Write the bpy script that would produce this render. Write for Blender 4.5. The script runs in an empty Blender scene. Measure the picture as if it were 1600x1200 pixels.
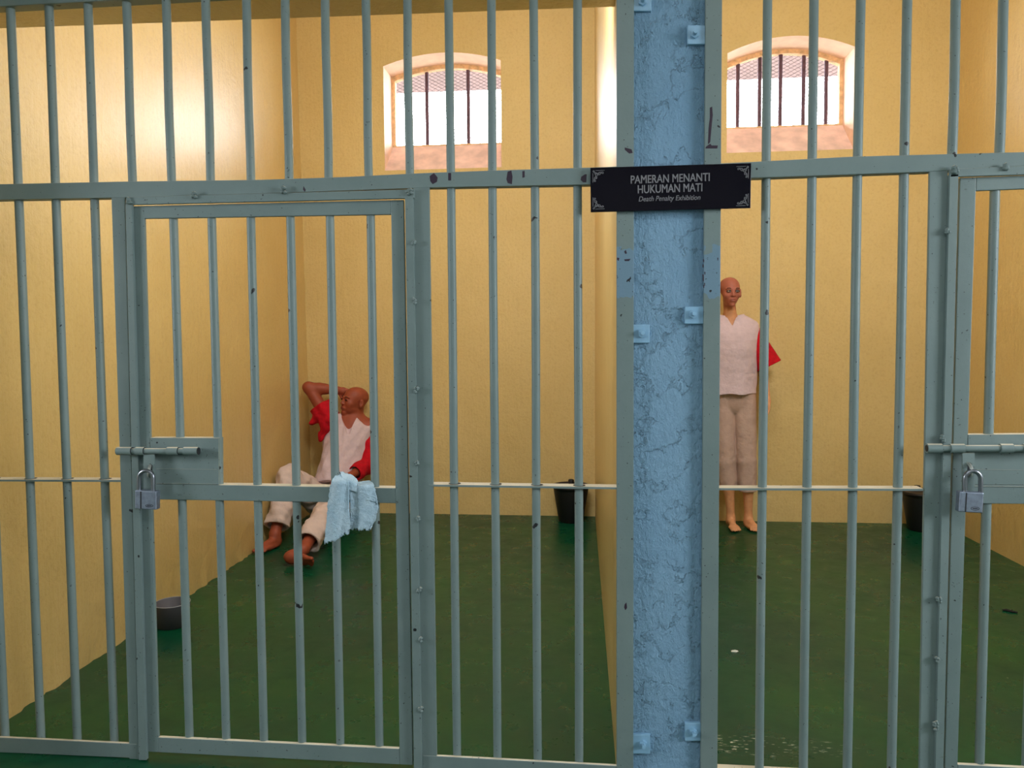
import bpy, bmesh, math, random
import numpy as np
from mathutils import Vector, Matrix
from math import radians as R, pi, sin, cos
random.seed(7)
C = bpy.context.scene.collection

# ---------------------------------------------------------------- camera
F = 1188.827; SC = 2.24
YAW, PIT, ROL = R(5.66085), R(-3.10106), R(-0.39734)
CAM = np.array([0.0, -SC, 0.59142 * SC])
_w = np.array([-sin(YAW) * cos(PIT), cos(YAW) * cos(PIT), sin(PIT)])
_r0 = np.array([cos(YAW), sin(YAW), 0.0]); _u0 = np.cross(_r0, _w)
_r = cos(ROL) * _r0 + sin(ROL) * _u0; _u = -sin(ROL) * _r0 + cos(ROL) * _u0
def at(px, py, y=None, z=None, x=None):
    """the point of a world plane that the photograph shows at this pixel"""
    d = _w * F + _r * (px - 800) + _u * (600 - py)
    for a, v in ((0, x), (1, y), (2, z)):
        if v is not None: return Vector(CAM + d * (v - CAM[a]) / d[a])
cam = bpy.data.objects.new('camera', bpy.data.cameras.new('camera')); C.objects.link(cam)
cam.data.sensor_width = 36.0; cam.data.lens = F / 1600 * 36; cam.data.clip_start = 0.05
m = Matrix(((_r[0], _u[0], -_w[0], CAM[0]), (_r[1], _u[1], -_w[1], CAM[1]), (_r[2], _u[2], -_w[2], CAM[2]), (0, 0, 0, 1)))
cam.matrix_world = m
bpy.context.scene.camera = cam

# ---------------------------------------------------------------- materials
def lin(r, g, b):
    f = lambda v: (v / 255 / 12.92) if v / 255 <= 0.04045 else ((v / 255 + 0.055) / 1.055) ** 2.4
    return (f(r), f(g), f(b), 1)
class NT:
    def __init__(s, name):
        s.m = bpy.data.materials.new(name); s.m.use_nodes = True
        s.t = s.m.node_tree; s.b = s.t.nodes['Principled BSDF']
        s.geo = s.n('ShaderNodeNewGeometry'); s.pos = s.geo.outputs['Position']
    def n(s, kind, **kw):
        x = s.t.nodes.new(kind)
        for k, v in kw.items(): setattr(x, k, v)
        return x
    def l(s, a, b): s.t.links.new(a, b)
    def mapped(s, scale):
        mp = s.n('ShaderNodeMapping'); mp.inputs['Scale'].default_value = scale
        s.l(s.pos, mp.inputs['Vector']); return mp.outputs['Vector']
    def noise(s, scale, detail=4, rough=0.55, vec=None):
        x = s.n('ShaderNodeTexNoise'); x.inputs['Scale'].default_value = scale
        x.inputs['Detail'].default_value = detail; x.inputs['Roughness'].default_value = rough
        s.l(vec if vec is not None else s.pos, x.inputs['Vector']); return x.outputs['Fac']
    def ramp(s, fac, p0, c0, p1, c1, interp='LINEAR'):
        x = s.n('ShaderNodeValToRGB'); e = x.color_ramp.elements
        x.color_ramp.interpolation = interp
        e[0].position = p0; e[0].color = c0; e[1].position = p1; e[1].color = c1
        s.l(fac, x.inputs['Fac']); return x.outputs['Color']
    def mix(s, fac, a, b):
        x = s.n('ShaderNodeMix', data_type='RGBA')
        for k, v in ((0, fac), (6, a), (7, b)):
            if isinstance(v, (tuple, float, int)): x.inputs[k].default_value = v
            else: s.l(v, x.inputs[k])
        return x.outputs[2]
    def math(s, op, a, b=None, clamp=False):
        x = s.n('ShaderNodeMath', operation=op, use_clamp=clamp)
        for k, v in ((0, a), (1, b)):
            if v is None: continue
            if isinstance(v, (float, int)): x.inputs[k].default_value = v
            else: s.l(v, x.inputs[k])
        return x.outputs[0]
    def bump(s, h, strength=0.3, dist=0.01, prev=None):
        x = s.n('ShaderNodeBump'); x.inputs['Strength'].default_value = strength; x.inputs['Distance'].default_value = dist
        s.l(h, x.inputs['Height'])
        if prev is not None: s.l(prev, x.inputs['Normal'])
        s.l(x.outputs['Normal'], s.b.inputs['Normal']); return x.outputs['Normal']
    def set(s, col=None, rough=None, metal=None, spec=None):
        for k, v in (('Base Color', col), ('Roughness', rough), ('Metallic', metal), ('Specular IOR Level', spec)):
            if v is None: continue
            if isinstance(v, (tuple, float, int)): s.b.inputs[k].default_value = v
            else: s.l(v, s.b.inputs[k])
        return s.m
B0, W0 = (0, 0, 0, 1), (1, 1, 1, 1)

def plain(name, col, rough=0.5, metal=0.0, spec=None, nscale=None, amt=0.12, bstr=0.0):
    n = NT(name)
    if nscale:
        f = n.noise(nscale, 5)
        d = tuple(c * (1 - amt) for c in col[:3]) + (1,); e = tuple(min(1, c * (1 + amt)) for c in col[:3]) + (1,)
        n.set(col=n.ramp(f, 0.3, d, 0.7, e), rough=rough, metal=metal, spec=spec)
        if bstr: n.bump(f, bstr, 0.004)
    else: n.set(col=col, rough=rough, metal=metal, spec=spec)
    return n.m

def make_plaster(name='yellow_gloss_plaster', dull=0.0):
    n = NT(name)
    big = n.noise(1.6, 6, 0.6); fine = n.noise(55, 5, 0.65)
    streak = n.noise(6, 5, 0.6, n.mapped((7, 7, 0.7)))
    c = n.ramp(big, 0.3, lin(208, 180, 114), 0.72, lin(218, 191, 127))
    c = n.mix(n.math('MULTIPLY', n.ramp(fine, 0.35, W0, 0.5, B0), 0.22), c, lin(182, 142, 84))
    n.set(col=c, rough=n.ramp(streak, 0.3, (.28 + dull,) * 3 + (1,), 0.7, (.42 + dull,) * 3 + (1,)), spec=0.5)
    if not dull: n.b.inputs['Coat Weight'].default_value = 0.5; n.b.inputs['Coat Roughness'].default_value = 0.33; n.b.inputs['Coat IOR'].default_value = 1.6
    b = n.bump(n.noise(9, 4), 0.35, 0.02)
    b = n.bump(streak, 0.3, 0.012, b)
    b = n.bump(fine, 0.4, 0.008, b)
    n.bump(n.noise(190, 4, 0.7), 0.4, 0.003, b)
    return n.m
def make_floor():
    n = NT('green_floor_paint')
    big = n.noise(1.3, 6, 0.6); med = n.noise(7, 6, 0.65)
    c = n.ramp(big, 0.32, lin(4, 61, 46), 0.68, lin(7, 76, 41))
    c = n.mix(n.ramp(med, 0.55, B0, 0.75, (.25,) * 3 + (1,)), c, lin(14, 48, 38))
    v = n.n('ShaderNodeTexVoronoi'); v.inputs['Scale'].default_value = 11; n.l(n.pos, v.inputs['Vector'])
    sp = n.ramp(v.outputs['Distance'], 0.03, W0, 0.05, B0)
    sp = n.math('MULTIPLY', sp, n.ramp(n.noise(3, 3), 0.55, B0, 0.62, W0))
    c = n.mix(sp, c, lin(150, 160, 140))
    # window glints on the floor, put into the colour as pale scratchy streaks
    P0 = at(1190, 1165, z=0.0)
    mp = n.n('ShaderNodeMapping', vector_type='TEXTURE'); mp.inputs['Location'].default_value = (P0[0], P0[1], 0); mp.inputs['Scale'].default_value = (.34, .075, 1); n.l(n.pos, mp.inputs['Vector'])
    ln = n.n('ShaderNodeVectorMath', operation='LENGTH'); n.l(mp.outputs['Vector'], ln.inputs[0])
    glint = n.math('MULTIPLY', n.ramp(ln.outputs['Value'], .5, W0, 1.0, B0), n.ramp(n.noise(1, 4, .6, n.mapped((26, 130, 1))), .6, B0, .64, W0))
    c = n.mix(glint, c, lin(190, 196, 176))
    n.set(col=c, rough=n.ramp(med, 0.3, (.22,) * 3 + (1,), 0.75, (.42,) * 3 + (1,)), spec=0.28)
    n.bump(n.noise(10, 4, 0.5), 0.08, 0.01)
    return n.m
def make_grate(name='grey_blue_paint', blue=False):
    n = NT(name)
    big = n.noise(5, 6, 0.6)
    c = n.ramp(big, 0.3, lin(107, 125, 124), 0.7, lin(118, 135, 133))
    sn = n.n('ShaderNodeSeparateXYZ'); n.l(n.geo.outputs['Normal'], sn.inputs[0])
    lit_top = n.math('MULTIPLY', n.math('GREATER_THAN', sn.outputs[2], 0.8), 0.8)  # bright window-lit tops of the steel, put into the paint colour
    c = n.mix(lit_top, c, lin(214, 204, 180))
    if blue:   # blue wall paint lapped over the steel at one height
        sep = n.n('ShaderNodeSeparateXYZ'); n.l(n.pos, sep.inputs[0])
        zz = n.math('ADD', sep.outputs[2], n.math('MULTIPLY', n.math('SUBTRACT', n.noise(22, 4), 0.5), 0.16))
        a = n.math('MULTIPLY', n.math('GREATER_THAN', zz, BLUE0), n.math('LESS_THAN', zz, BLUE1))
        c = n.mix(a, c, lin(106, 136, 154))
        flake = n.math('MULTIPLY', n.math('GREATER_THAN', n.noise(46, 3), 0.66), a)
        c = n.mix(flake, c, lin(24, 26, 32))
    dirt = n.ramp(n.noise(60, 6, 0.7), 0.66, B0, 0.7, W0)
    c = n.mix(n.math('MULTIPLY', dirt, 0.75), c, lin(58, 62, 60))
    spots = n.ramp(n.noise(34, 2, 0.4), 0.755, B0, 0.765, W0)
    c = n.mix(spots, c, lin(26, 28, 30))
    pits = n.ramp(n.noise(150, 2, 0.4), 0.735, B0, 0.75, W0)
    c = n.mix(pits, c, lin(34, 38, 38))
    n.set(col=c, rough=0.48, spec=0.45)
    n.bump(n.noise(120, 4), 0.12, 0.003)
    return n.m
def make_blue():
    n = NT('blue_rough_plaster')
    big = n.noise(2.2, 6, 0.6)
    c = n.ramp(big, 0.3, lin(128, 172, 204), 0.7, lin(142, 184, 212))
    cr = n.ramp(n.noise(40, 4), 0.735, B0, 0.75, W0)
    c = n.mix(cr, c, lin(96, 140, 172))
    n.set(col=c, rough=0.42, spec=0.45)
    grain = n.noise(75, 6, 0.7, n.mapped((1, 1, 0.55)))
    fl = n.ramp(n.noise(7.5, 7, 0.62), 0.47, B0, 0.485, W0)
    b = n.bump(fl, 0.9, 0.012)
    n.bump(grain, 1.0, 0.02, b)
    return n.m
def make_cloth(name, col, amt=0.1):
    n = NT(name)
    f = n.noise(30, 5)
    d = tuple(c * (1 - amt) for c in col[:3]) + (1,)
    n.set(col=n.ramp(f, 0.3, d, 0.7, col), rough=0.9, spec=0.2)
    b = n.bump(n.noise(11, 3), 0.5, 0.03)
    n.bump(n.noise(380, 2), 0.25, 0.002, b)
    return n.m
def make_towel():
    n = NT('pale_blue_towel')
    f = n.noise(24, 5)
    n.set(col=n.ramp(f, 0.3, lin(166, 197, 215), 0.7, lin(192, 215, 227)), rough=0.95, spec=0.1)
    b = n.bump(n.noise(60, 5, 0.7), 0.7, 0.012)
    n.bump(n.noise(260, 3), 0.7, 0.004, b)
    return n.m
def make_skin(name, face, body=None, z0=0, z1=1):
    n = NT(name)
    c = face
    if body:
        sep = n.n('ShaderNodeSeparateXYZ'); n.l(n.pos, sep.inputs[0])
        mr = n.n('ShaderNodeMapRange'); n.l(sep.outputs[2], mr.inputs[0])
        mr.inputs[1].default_value = z0; mr.inputs[2].default_value = z1
        c = n.mix(mr.outputs[0], body, face)
    c = n.mix(n.math('MULTIPLY', n.ramp(n.noise(40, 5), 0.4, B0, 0.75, W0), 0.25), c, tuple(v * 0.6 for v in face[:3]) + (1,))
    n.set(col=c, rough=0.55, spec=0.35)
    return n.m
BLUE0, BLUE1 = at(975, 466, y=0)[2], at(975, 386, y=0)[2]
M = dict(
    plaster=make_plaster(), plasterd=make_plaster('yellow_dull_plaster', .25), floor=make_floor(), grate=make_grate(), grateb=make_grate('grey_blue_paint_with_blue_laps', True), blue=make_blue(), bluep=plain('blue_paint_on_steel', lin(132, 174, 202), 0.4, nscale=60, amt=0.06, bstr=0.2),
    chip=plain('purple_black_bare_patch', lin(44, 26, 46), 0.6), white=plain('white_paint', lin(215, 210, 200), 0.8, nscale=2),
    reveal=plain('bloom_pale_plaster', lin(244, 214, 190), 0.8, nscale=14, amt=0.08, bstr=0.3),  # yellow plaster with the window bloom put into its paler colour
    sill=plain('bloom_pink_sill_plaster', lin(232, 200, 186), 0.85, nscale=8, amt=0.2, bstr=0.4),  # sill plaster, pinkish window light put into its colour
    frame=plain('ochre_window_frame', lin(222, 186, 140), 0.8, nscale=30, amt=0.25),
    iron=plain('rusty_purple_iron', lin(86, 60, 74), 0.6, nscale=40, amt=0.3), wire=plain('dark_wire', lin(70, 62, 72), 0.6),
    roofing=plain('faded_roof_sheet', lin(104, 84, 84), 0.9, nscale=3),
    steel=plain('brushed_lock_steel', lin(150, 160, 178), 0.38, 0.75, nscale=90, amt=0.15), shackle=plain('worn_chrome', lin(140, 145, 152), 0.28, 0.9),
    dark=plain('dark_groove', lin(30, 32, 36), 0.6), staple=plain('worn_steel_ring', lin(160, 165, 158), 0.4, 0.5),
    board=plain('black_gloss_board', lin(8, 6, 18), 0.12, spec=0.2), letter=plain('grey_lettering', lin(112, 112, 116), 0.5),
    redc=make_cloth('red_cotton', lin(196, 18, 34), 0.3), shirt=make_cloth('off_white_cotton', lin(208, 186, 190)), pants=make_cloth('beige_cotton', lin(192, 164, 150)),
    pants2=make_cloth('cream_cotton', lin(210, 190, 182)),
    towel=make_towel(), skinm=make_skin('reddish_brown_skin', lin(150, 72, 46)), skinf=make_skin('painted_tan_skin', lin(168, 98, 78), lin(218, 158, 112), 1.535, 1.572),
    eyew=plain('eye_white', lin(205, 195, 185), 0.3), brow=plain('dark_brown_brow', lin(58, 32, 26), 0.6), eyed=plain('dark_eye_paint', lin(38, 22, 22), 0.5), lip=plain('lip_paint', lin(168, 98, 84), 0.4), lipd=plain('brown_lip_paint', lin(118, 52, 38), 0.5),
    black=plain('black_plastic', lin(16, 14, 15), 0.5), lid=plain('dark_brown_plastic', lin(44, 36, 36), 0.55), grey=plain('grey_plastic', lin(74, 73, 79), 0.6), rim=plain('pale_worn_rim', lin(150, 150, 152), 0.5),
    paper=plain('white_chip', lin(225, 225, 215), 0.8), twig=plain('black_twig', lin(18, 16, 14), 0.8),
    yard=plain('yard_concrete', lin(136, 132, 124), 0.9, nscale=1), hall=plain('hall_paint', lin(196, 198, 196), 0.8, nscale=2),
)

# ---------------------------------------------------------------- mesh helpers
class MB:
    def __init__(s): s.bm = bmesh.new()
    def quad(s, pts, mat=0):
        f = s.bm.faces.new([s.bm.verts.new(Vector(p)) for p in pts]); f.material_index = mat; return f
    def hull(s, front, back, mat=0):
        """closed prism between two matching loops"""
        a = [s.bm.verts.new(Vector(p)) for p in front]; b = [s.bm.verts.new(Vector(p)) for p in back]
        n = len(a); fs = [s.bm.faces.new(a), s.bm.faces.new(b[::-1])]
        for i in range(n): fs.append(s.bm.faces.new((a[i], b[i], b[(i + 1) % n], a[(i + 1) % n])))
        for f in fs: f.material_index = mat
        bmesh.ops.recalc_face_normals(s.bm, faces=fs)
    def box(s, x0, x1, y0, y1, z0, z1, mat=0):
        s.hull([(x0, y0, z0), (x1, y0, z0), (x1, y0, z1), (x0, y0, z1)], [(x0, y1, z0), (x1, y1, z0), (x1, y1, z1), (x0, y1, z1)], mat)
    def pp(s, px, y0, y1, mat=0):
        """prism whose front face lies in the plane Y = y0, outline given in photograph pixels"""
        f = [at(a, b, y=y0) for a, b in px]; s.hull(f, [(p[0], y1, p[2]) for p in f], mat)
    def tube(s, pts, rad, seg=12, mat=0, cap=True, closed=False):
        pts = [Vector(p) for p in pts]; n = len(pts); rr = rad if isinstance(rad, (list, tuple)) else [rad] * n
        rings = []; up = None
        for i, p in enumerate(pts):
            if closed: t = (pts[(i + 1) % n] - pts[i - 1]).normalized()
            else: t = (pts[min(i + 1, n - 1)] - pts[max(i - 1, 0)]).normalized()
            if up is None:
                up = Vector((0, 0, 1)) if abs(t.z) < 0.9 else Vector((0, 1, 0))
            a = (up - t * up.dot(t)).normalized(); up = a; b = t.cross(a)
            rings.append([s.bm.verts.new(p + (a * cos(2 * pi * k / seg) + b * sin(2 * pi * k / seg)) * rr[i]) for k in range(seg)])
        for i in range(n if closed else n - 1):
            q, w = rings[i], rings[(i + 1) % n]
            for k in range(seg):
                f = s.bm.faces.new((q[k], q[(k + 1) % seg], w[(k + 1) % seg], w[k])); f.material_index = mat; f.smooth = True
        if cap and not closed:
            for g in (rings[0][::-1], rings[-1]):
                f = s.bm.faces.new([s.bm.verts.new(v.co) for v in g]); f.material_index = mat
    def lathe(s, prof, c, seg=40, mat=0):
        """prof: (radius, z) pairs"""
        rings = []
        for r, z in prof:
            if r < 1e-5: rings.append([s.bm.verts.new((c[0], c[1], c[2] + z))])
            else: rings.append([s.bm.verts.new((c[0] + r * cos(2 * pi * k / seg), c[1] + r * sin(2 * pi * k / seg), c[2] + z)) for k in range(seg)])
        for a, b in zip(rings, rings[1:]):
            for k in range(seg):
                k2 = (k + 1) % seg
                if len(a) == 1 and len(b) == 1: continue
                if len(a) == 1: f = s.bm.faces.new((a[0], b[k2], b[k]))
                elif len(b) == 1: f = s.bm.faces.new((a[k], a[k2], b[0]))
                else: f = s.bm.faces.new((a[k], a[k2], b[k2], b[k]))
                f.smooth = True; f.material_index = mat
    def build(s, name, mats, parent=None, bevel=0, seg=2, **props):
        me = bpy.data.meshes.new(name); s.bm.to_mesh(me); s.bm.free()
        return link(name, me, mats, parent, bevel, seg, **props)
def link(name, me, mats, parent=None, bevel=0, seg=2, **props):
    for q in (mats if isinstance(mats, (list, tuple)) else [mats]): me.materials.append(q)
    o = bpy.data.objects.new(name, me); C.objects.link(o)
    if parent is not None:
        o.parent = parent; o.matrix_parent_inverse = Matrix.Translation(-parent.location)
    if bevel:
        b = o.modifiers.new('bevel', 'BEVEL'); b.width = bevel; b.segments = seg; b.limit_method = 'ANGLE'; b.angle_limit = R(40)
    for k, v in props.items(): o[k] = v
    return o
def thing(name, label, cat, loc, group=None):
    o = bpy.data.objects.new(name, None); C.objects.link(o); o.location = loc; o.empty_display_size = 0.1
    o['label'] = label; o['category'] = cat
    if group: o['group'] = group
    return o
def struct(name, mb, mats, parent=None, bevel=0):
    o = mb.build(name, mats, parent, bevel)
    if parent is None: o['kind'] = 'structure'
    return o
def line(a, b):
    """pixel line: returns x(y) and y(x)"""
    fx = lambda y: a[0] + (b[0] - a[0]) * (y - a[1]) / (b[1] - a[1])
    fy = lambda x: a[1] + (b[1] - a[1]) * (x - a[0]) / (b[0] - a[0])
    return fx, fy
def meet(vl, hl):
    """pixel crossing of a steep line and a flat line"""
    y = hl[1](800.0)
    for _ in range(6): x = vl[0](y); y = hl[1](x)
    return (x, y)
def rect(l, r, t, b): return [meet(l, b), meet(r, b), meet(r, t), meet(l, t)]

# ---------------------------------------------------------------- setting
BK = 3.525; BK2 = 3.45; CZ = 4.7
def hole_wall(mb, x0, x1, z1, y, lx, rx, zb, arch, thick):
    """wall quad field with an arched opening: arch = points left to right along the head"""
    xs = [p[0] for p in arch]
    mb.quad([(x0, y, 0), (lx, y, 0), (lx, y, z1), (x0, y, z1)])
    mb.quad([(rx, y, 0), (x1, y, 0), (x1, y, z1), (rx, y, z1)])
    mb.quad([(lx, y, 0), (rx, y, 0), (rx, y, zb), (lx, y, zb)])
    for a, b in zip(arch, arch[1:]):
        mb.quad([(a[0], y, a[1]), (b[0], y, b[1]), (b[0], y, z1), (a[0], y, z1)])
def arch_pts(lx, rx, zl, zr, apex, n=18):
    out = []
    for i in range(n + 1):
        t = i / n; x = lx + (rx - lx) * t
        base = zl + (zr - zl) * t
        out.append((x, base + (apex - (zl + zr) / 2) * (1 - (2 * t - 1) ** 2)))
    return out
W1 = dict(y=BK, lx=at(600, 180, y=BK)[0], rx=at(783, 180, y=BK)[0], zl=at(599, 103.5, y=BK)[2], zr=at(780, 94, y=BK)[2], apex=at(705, 81.6, y=BK)[2], zb=at(690, 264, y=BK)[2])
W2 = dict(y=BK2, lx=at(1136, 160, y=BK2)[0], rx=at(1335, 150, y=BK2)[0], zl=at(1139, 83, y=BK2)[2], zr=at(1337, 73, y=BK2)[2], apex=at(1237, 56, y=BK2)[2], zb=at(1235, 236, y=BK2)[2])
XP = 0.215
def slope_wall(pts_front):
    pass
mb = MB()
W1['arch'] = arch_pts(W1['lx'], W1['rx'], W1['zl'], W1['zr'], W1['apex'])
W2['arch'] = arch_pts(W2['lx'], W2['rx'], W2['zl'], W2['zr'], W2['apex'])
hole_wall(mb, -2.4, XP, CZ, BK, W1['lx'], W1['rx'], W1['zb'], W1['arch'], .3)
hole_wall(mb, XP, 2.8, CZ, BK2, W2['lx'], W2['rx'], W2['zb'], W2['arch'], .3)
struct('wall_back', mb, M['plasterd'])

mb = MB()   # left wall: leans and drifts outwards a little towards the back, as in the photo
N = 24
_rg = random.Random(11); _lip = [_rg.uniform(-.007, .010) for _ in range(90)]
def wl(y, z): return -2.045 - 0.12 * y / BK - 0.012 * z * y / BK + (_lip[int(abs(y) * 37) % 90] if z < .01 else 0)
def grid_wall(mb, fx, y0, y1, z0, z1, n, k, flip=False, mat=0):
    v = [[mb.bm.verts.new((fx(y0 + (y1 - y0) * i / n, z0 + (z1 - z0) * j / k), y0 + (y1 - y0) * i / n, z0 + (z1 - z0) * j / k)) for j in range(k + 1)] for i in range(n + 1)]
    for i in range(n):
        for j in range(k):
            q = (v[i][j], v[i + 1][j], v[i + 1][j + 1], v[i][j + 1])
            f = mb.bm.faces.new(q[::-1] if flip else q); f.smooth = True; f.material_index = mat
grid_wall(mb, wl, -0.3, BK + .05, 0, CZ, 130, 50)
struct('wall_left', mb, M['plaster'])
mb = MB(); grid_wall(mb, lambda y, z: 2.535 + 0.012 * z, -0.3, BK2 + .05, 0, CZ, 8, 8, True)
struct('wall_right', mb, M['plaster'])
mb = MB()   # wall between the cells with the blue pillar face at its front end
PF = 0.016
grid_wall(mb, lambda y, z: 0.088 - 0.03 * y / BK, PF, BK + .05, 0, CZ, 6, 8, True)
grid_wall(mb, lambda y, z: 0.372 - 0.02 * y / BK, PF, BK2 + .05, 0, CZ, 6, 8)
mb.quad([(0.088, PF, 0), (0.372, PF, 0), (0.372, PF, CZ), (0.088, PF, CZ)], 1)
struct('wall_partition', mb, [M['plaster'], M['blue']])
mb = MB(); mb.box(-4.6, 4.6, -6.5, 5.2, -0.2, 0.0)
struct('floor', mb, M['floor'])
mb = MB(); mb.box(-2.6, 2.9, 0.0, 3.9, CZ, CZ + .15)
struct('ceiling', mb, M['white'])
mb = MB()   # lintel over the grilles, its underside painted like the cell
zl0, zl1, zl2 = at(0, 42, y=.2)[2], at(960, 10.5, y=.2)[2], 2.40
for xa, za, xb, zb in ((-2.3, zl0, .09, zl1), (.09, zl2, 2.75, zl2)):
    mb.hull([(xa, 0.012, za + .006), (xb, 0.012, zb + .006), (xb, 0.012, CZ), (xa, 0.012, CZ)], [(xa, .2, za), (xb, .2, zb), (xb, .2, CZ), (xa, .2, CZ)])
struct('lintel', mb, M['plaster'])

def window(name, W, mesh_phase):
    y0, y1 = W['y'], W['y'] + 0.245; lx, rx, zb, arch = W['lx'], W['rx'], W['zb'], W['arch']
    zs = zb + 0.235                                              # the sill climbs steeply to the frame
    mb = MB()
    for a, b in zip(arch, arch[1:]): mb.quad([(a[0], y0, a[1]), (b[0], y0, b[1]), (b[0], y1 + .1, b[1]), (a[0], y1 + .1, a[1])])
    mb.quad([(lx, y0, zb), (lx, y0, W['zl']), (lx, y1 + .1, W['zl']), (lx, y1 + .1, zb)])
    mb.quad([(rx, y0, zb), (rx, y1 + .1, zb), (rx, y1 + .1, W['zr']), (rx, y0, W['zr'])])
    root = mb.build(name, M['reveal'], kind='structure')
    mb = MB(); mb.hull([(lx, y0 + .001, zb), (rx, y0 + .001, zb), (rx, y1, zs), (lx, y1, zs)], [(lx, y0 + .03, zb - .1), (rx, y0 + .03, zb - .1), (rx, y1 + .1, zb - .1), (lx, y1 + .1, zb - .1)])
    mb.build('sill', M['sill'], root)
    t = 0.026                                                    # frame band
    ia = [(lx + t + (rx - lx - 2 * t) * i / 18, p[1] - t * 1.15) for i, p in enumerate(arch)]
    outer = [(lx, zs - .01), (rx, zs - .01)] + arch[::-1]
    inner = [(lx + t, zs + .012), (rx - t, zs + .012)] + ia[::-1]
    mb = MB()
    n = len(outer)
    for yy in (y1, y1 + .05):
        for i in range(n):
            j = (i + 1) % n
            mb.quad([(outer[i][0], yy, outer[i][1]), (outer[j][0], yy, outer[j][1]), (inner[j][0], yy, inner[j][1]), (inner[i][0], yy, inner[i][1])])
    for i in range(n):
        j = (i + 1) % n
        mb.quad([(inner[i][0], y1, inner[i][1]), (inner[j][0], y1, inner[j][1]), (inner[j][0], y1 + .05, inner[j][1]), (inner[i][0], y1 + .05, inner[i][1])])
    mb.build('window_frame', M['frame'], root)
    def head(x):
        tt = max(0, min(1, (x - lx - t) / (rx - lx - 2 * t))) * 18; i = min(17, int(tt)); f = tt - i
        return ia[i][1] * (1 - f) + ia[i + 1][1] * f
    for xx in W['bars']:
        mb = MB(); mb.tube([(xx, y1 + .035, zs), (xx, y1 + .035, head(xx) + .03)], 0.015, 10); mb.build('security_bar', M['iron'], root)
    mb = MB()                                                    # expanded metal sheet
    cw, ch, yy = 0.052, 0.0135, y1 + .062
    nc = int((rx - lx) / cw) + 2; nr = int((W['apex'] - zs) / ch) + 2
    for rI in range(nr):
        z = zs + rI * ch
        for cI in range(nc * 2):
            xa = lx + (cI) * cw / 2; xb = xa + cw / 2
            up = (cI + rI) % 2
            za, zb2 = z + (ch * .5 if up else -ch * .5), z + (-ch * .5 if up else ch * .5)
            xm = (xa + xb) / 2
            if not (lx + t * .6 < xm < rx - t * .6) or z > head(xm) + .012 or z < zs: continue
            w = 0.0020
            # slanted strand with a flatter joint at each end
            mb.quad([(xa, yy, za - w), (xb, yy, zb2 - w), (xb, yy + .004, zb2 + w), (xa, yy + .004, za + w)])
    mb.build('wire_mesh', M['wire'], root, kind='stuff')
    return root
W1['bars'] = [at(px, 180, y=BK + .28)[0] for px in (635, 667.5, 700, 732, 765)]
W2['bars'] = [at(px, 160, y=BK2 + .28)[0] for px in (1152.4, 1186.6, 1219, 1255, 1290.4)]
window('window_1', W1, 0); window('window_2', W2, 0)
mb = MB()   # outer skin of the back wall and the roof edge seen through the window heads
for W, x0, x1 in ((W1, -2.6, XP), (W2, XP, 2.9)):
    hole_wall(mb, x0, x1, CZ, W['y'] + .345, W['lx'], W['rx'], W['zb'] + .2, W['arch'], .3)
struct('wall_outside', mb, M['white'])
mb = MB()
zA, zB = at(700, 143, y=5.0)[2], at(1240, 122, y=5.0)[2]
mb.hull([(-4, 5.0, zA), (4, 5.0, zB), (4, 5.0, zB + .06), (-4, 5.0, zA + .06)], [(-4, 3.88, zA + .22), (4, 3.88, zB + .22), (4, 3.88, zB + .3), (-4, 3.88, zA + .3)])
struct('roof_edge', mb, M['roofing'])
mb = MB(); mb.box(-25, 25, 5.2, 30, -.3, -.1); mb.box(-25, -4.6, -20, 5.2, -.3, -.1); mb.box(4.6, 25, -20, 5.2, -.3, -.1)
struct('ground', mb, M['yard'])

# hall the photographer stands in, with unseen end openings added to light the grilles
HY = -5.0
mb = MB(); mb.quad([(-4.5, HY, 0), (4.5, HY, 0), (4.5, HY, 3.6), (-4.5, HY, 3.6)])
struct('wall_hall', mb, M['hall'])
mb = MB(); SIDE = ((-4.5, -2.3, -1.2, 1.5, 2.4), (4.5, -2.75, -1.2, 1.45, 2.75))      # unseen openings at the hall ends, added and sized for raking daylight
for x, ya, yb, za, zb in SIDE:
    mb.quad([(x, HY, 0), (x, ya, 0), (x, ya, 3.6), (x, HY, 3.6)]); mb.quad([(x, yb, 0), (x, 0.01, 0), (x, 0.01, 3.6), (x, yb, 3.6)])
    mb.quad([(x, ya, 0), (x, yb, 0), (x, yb, za), (x, ya, za)]); mb.quad([(x, ya, zb), (x, yb, zb), (x, yb, 3.6), (x, ya, 3.6)])
for xa, xb in ((-4.5, -2.045), (2.53, 4.5)): mb.quad([(xa, 0.01, 0), (xb, 0.01, 0), (xb, 0.01, 3.6), (xa, 0.01, 3.6)])
struct('wall_hall_side', mb, M['hall'])
mb = MB(); mb.box(-4.5, 4.5, HY, 0.01, 3.6, 3.75); struct('ceiling_hall', mb, M['hall'])

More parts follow.
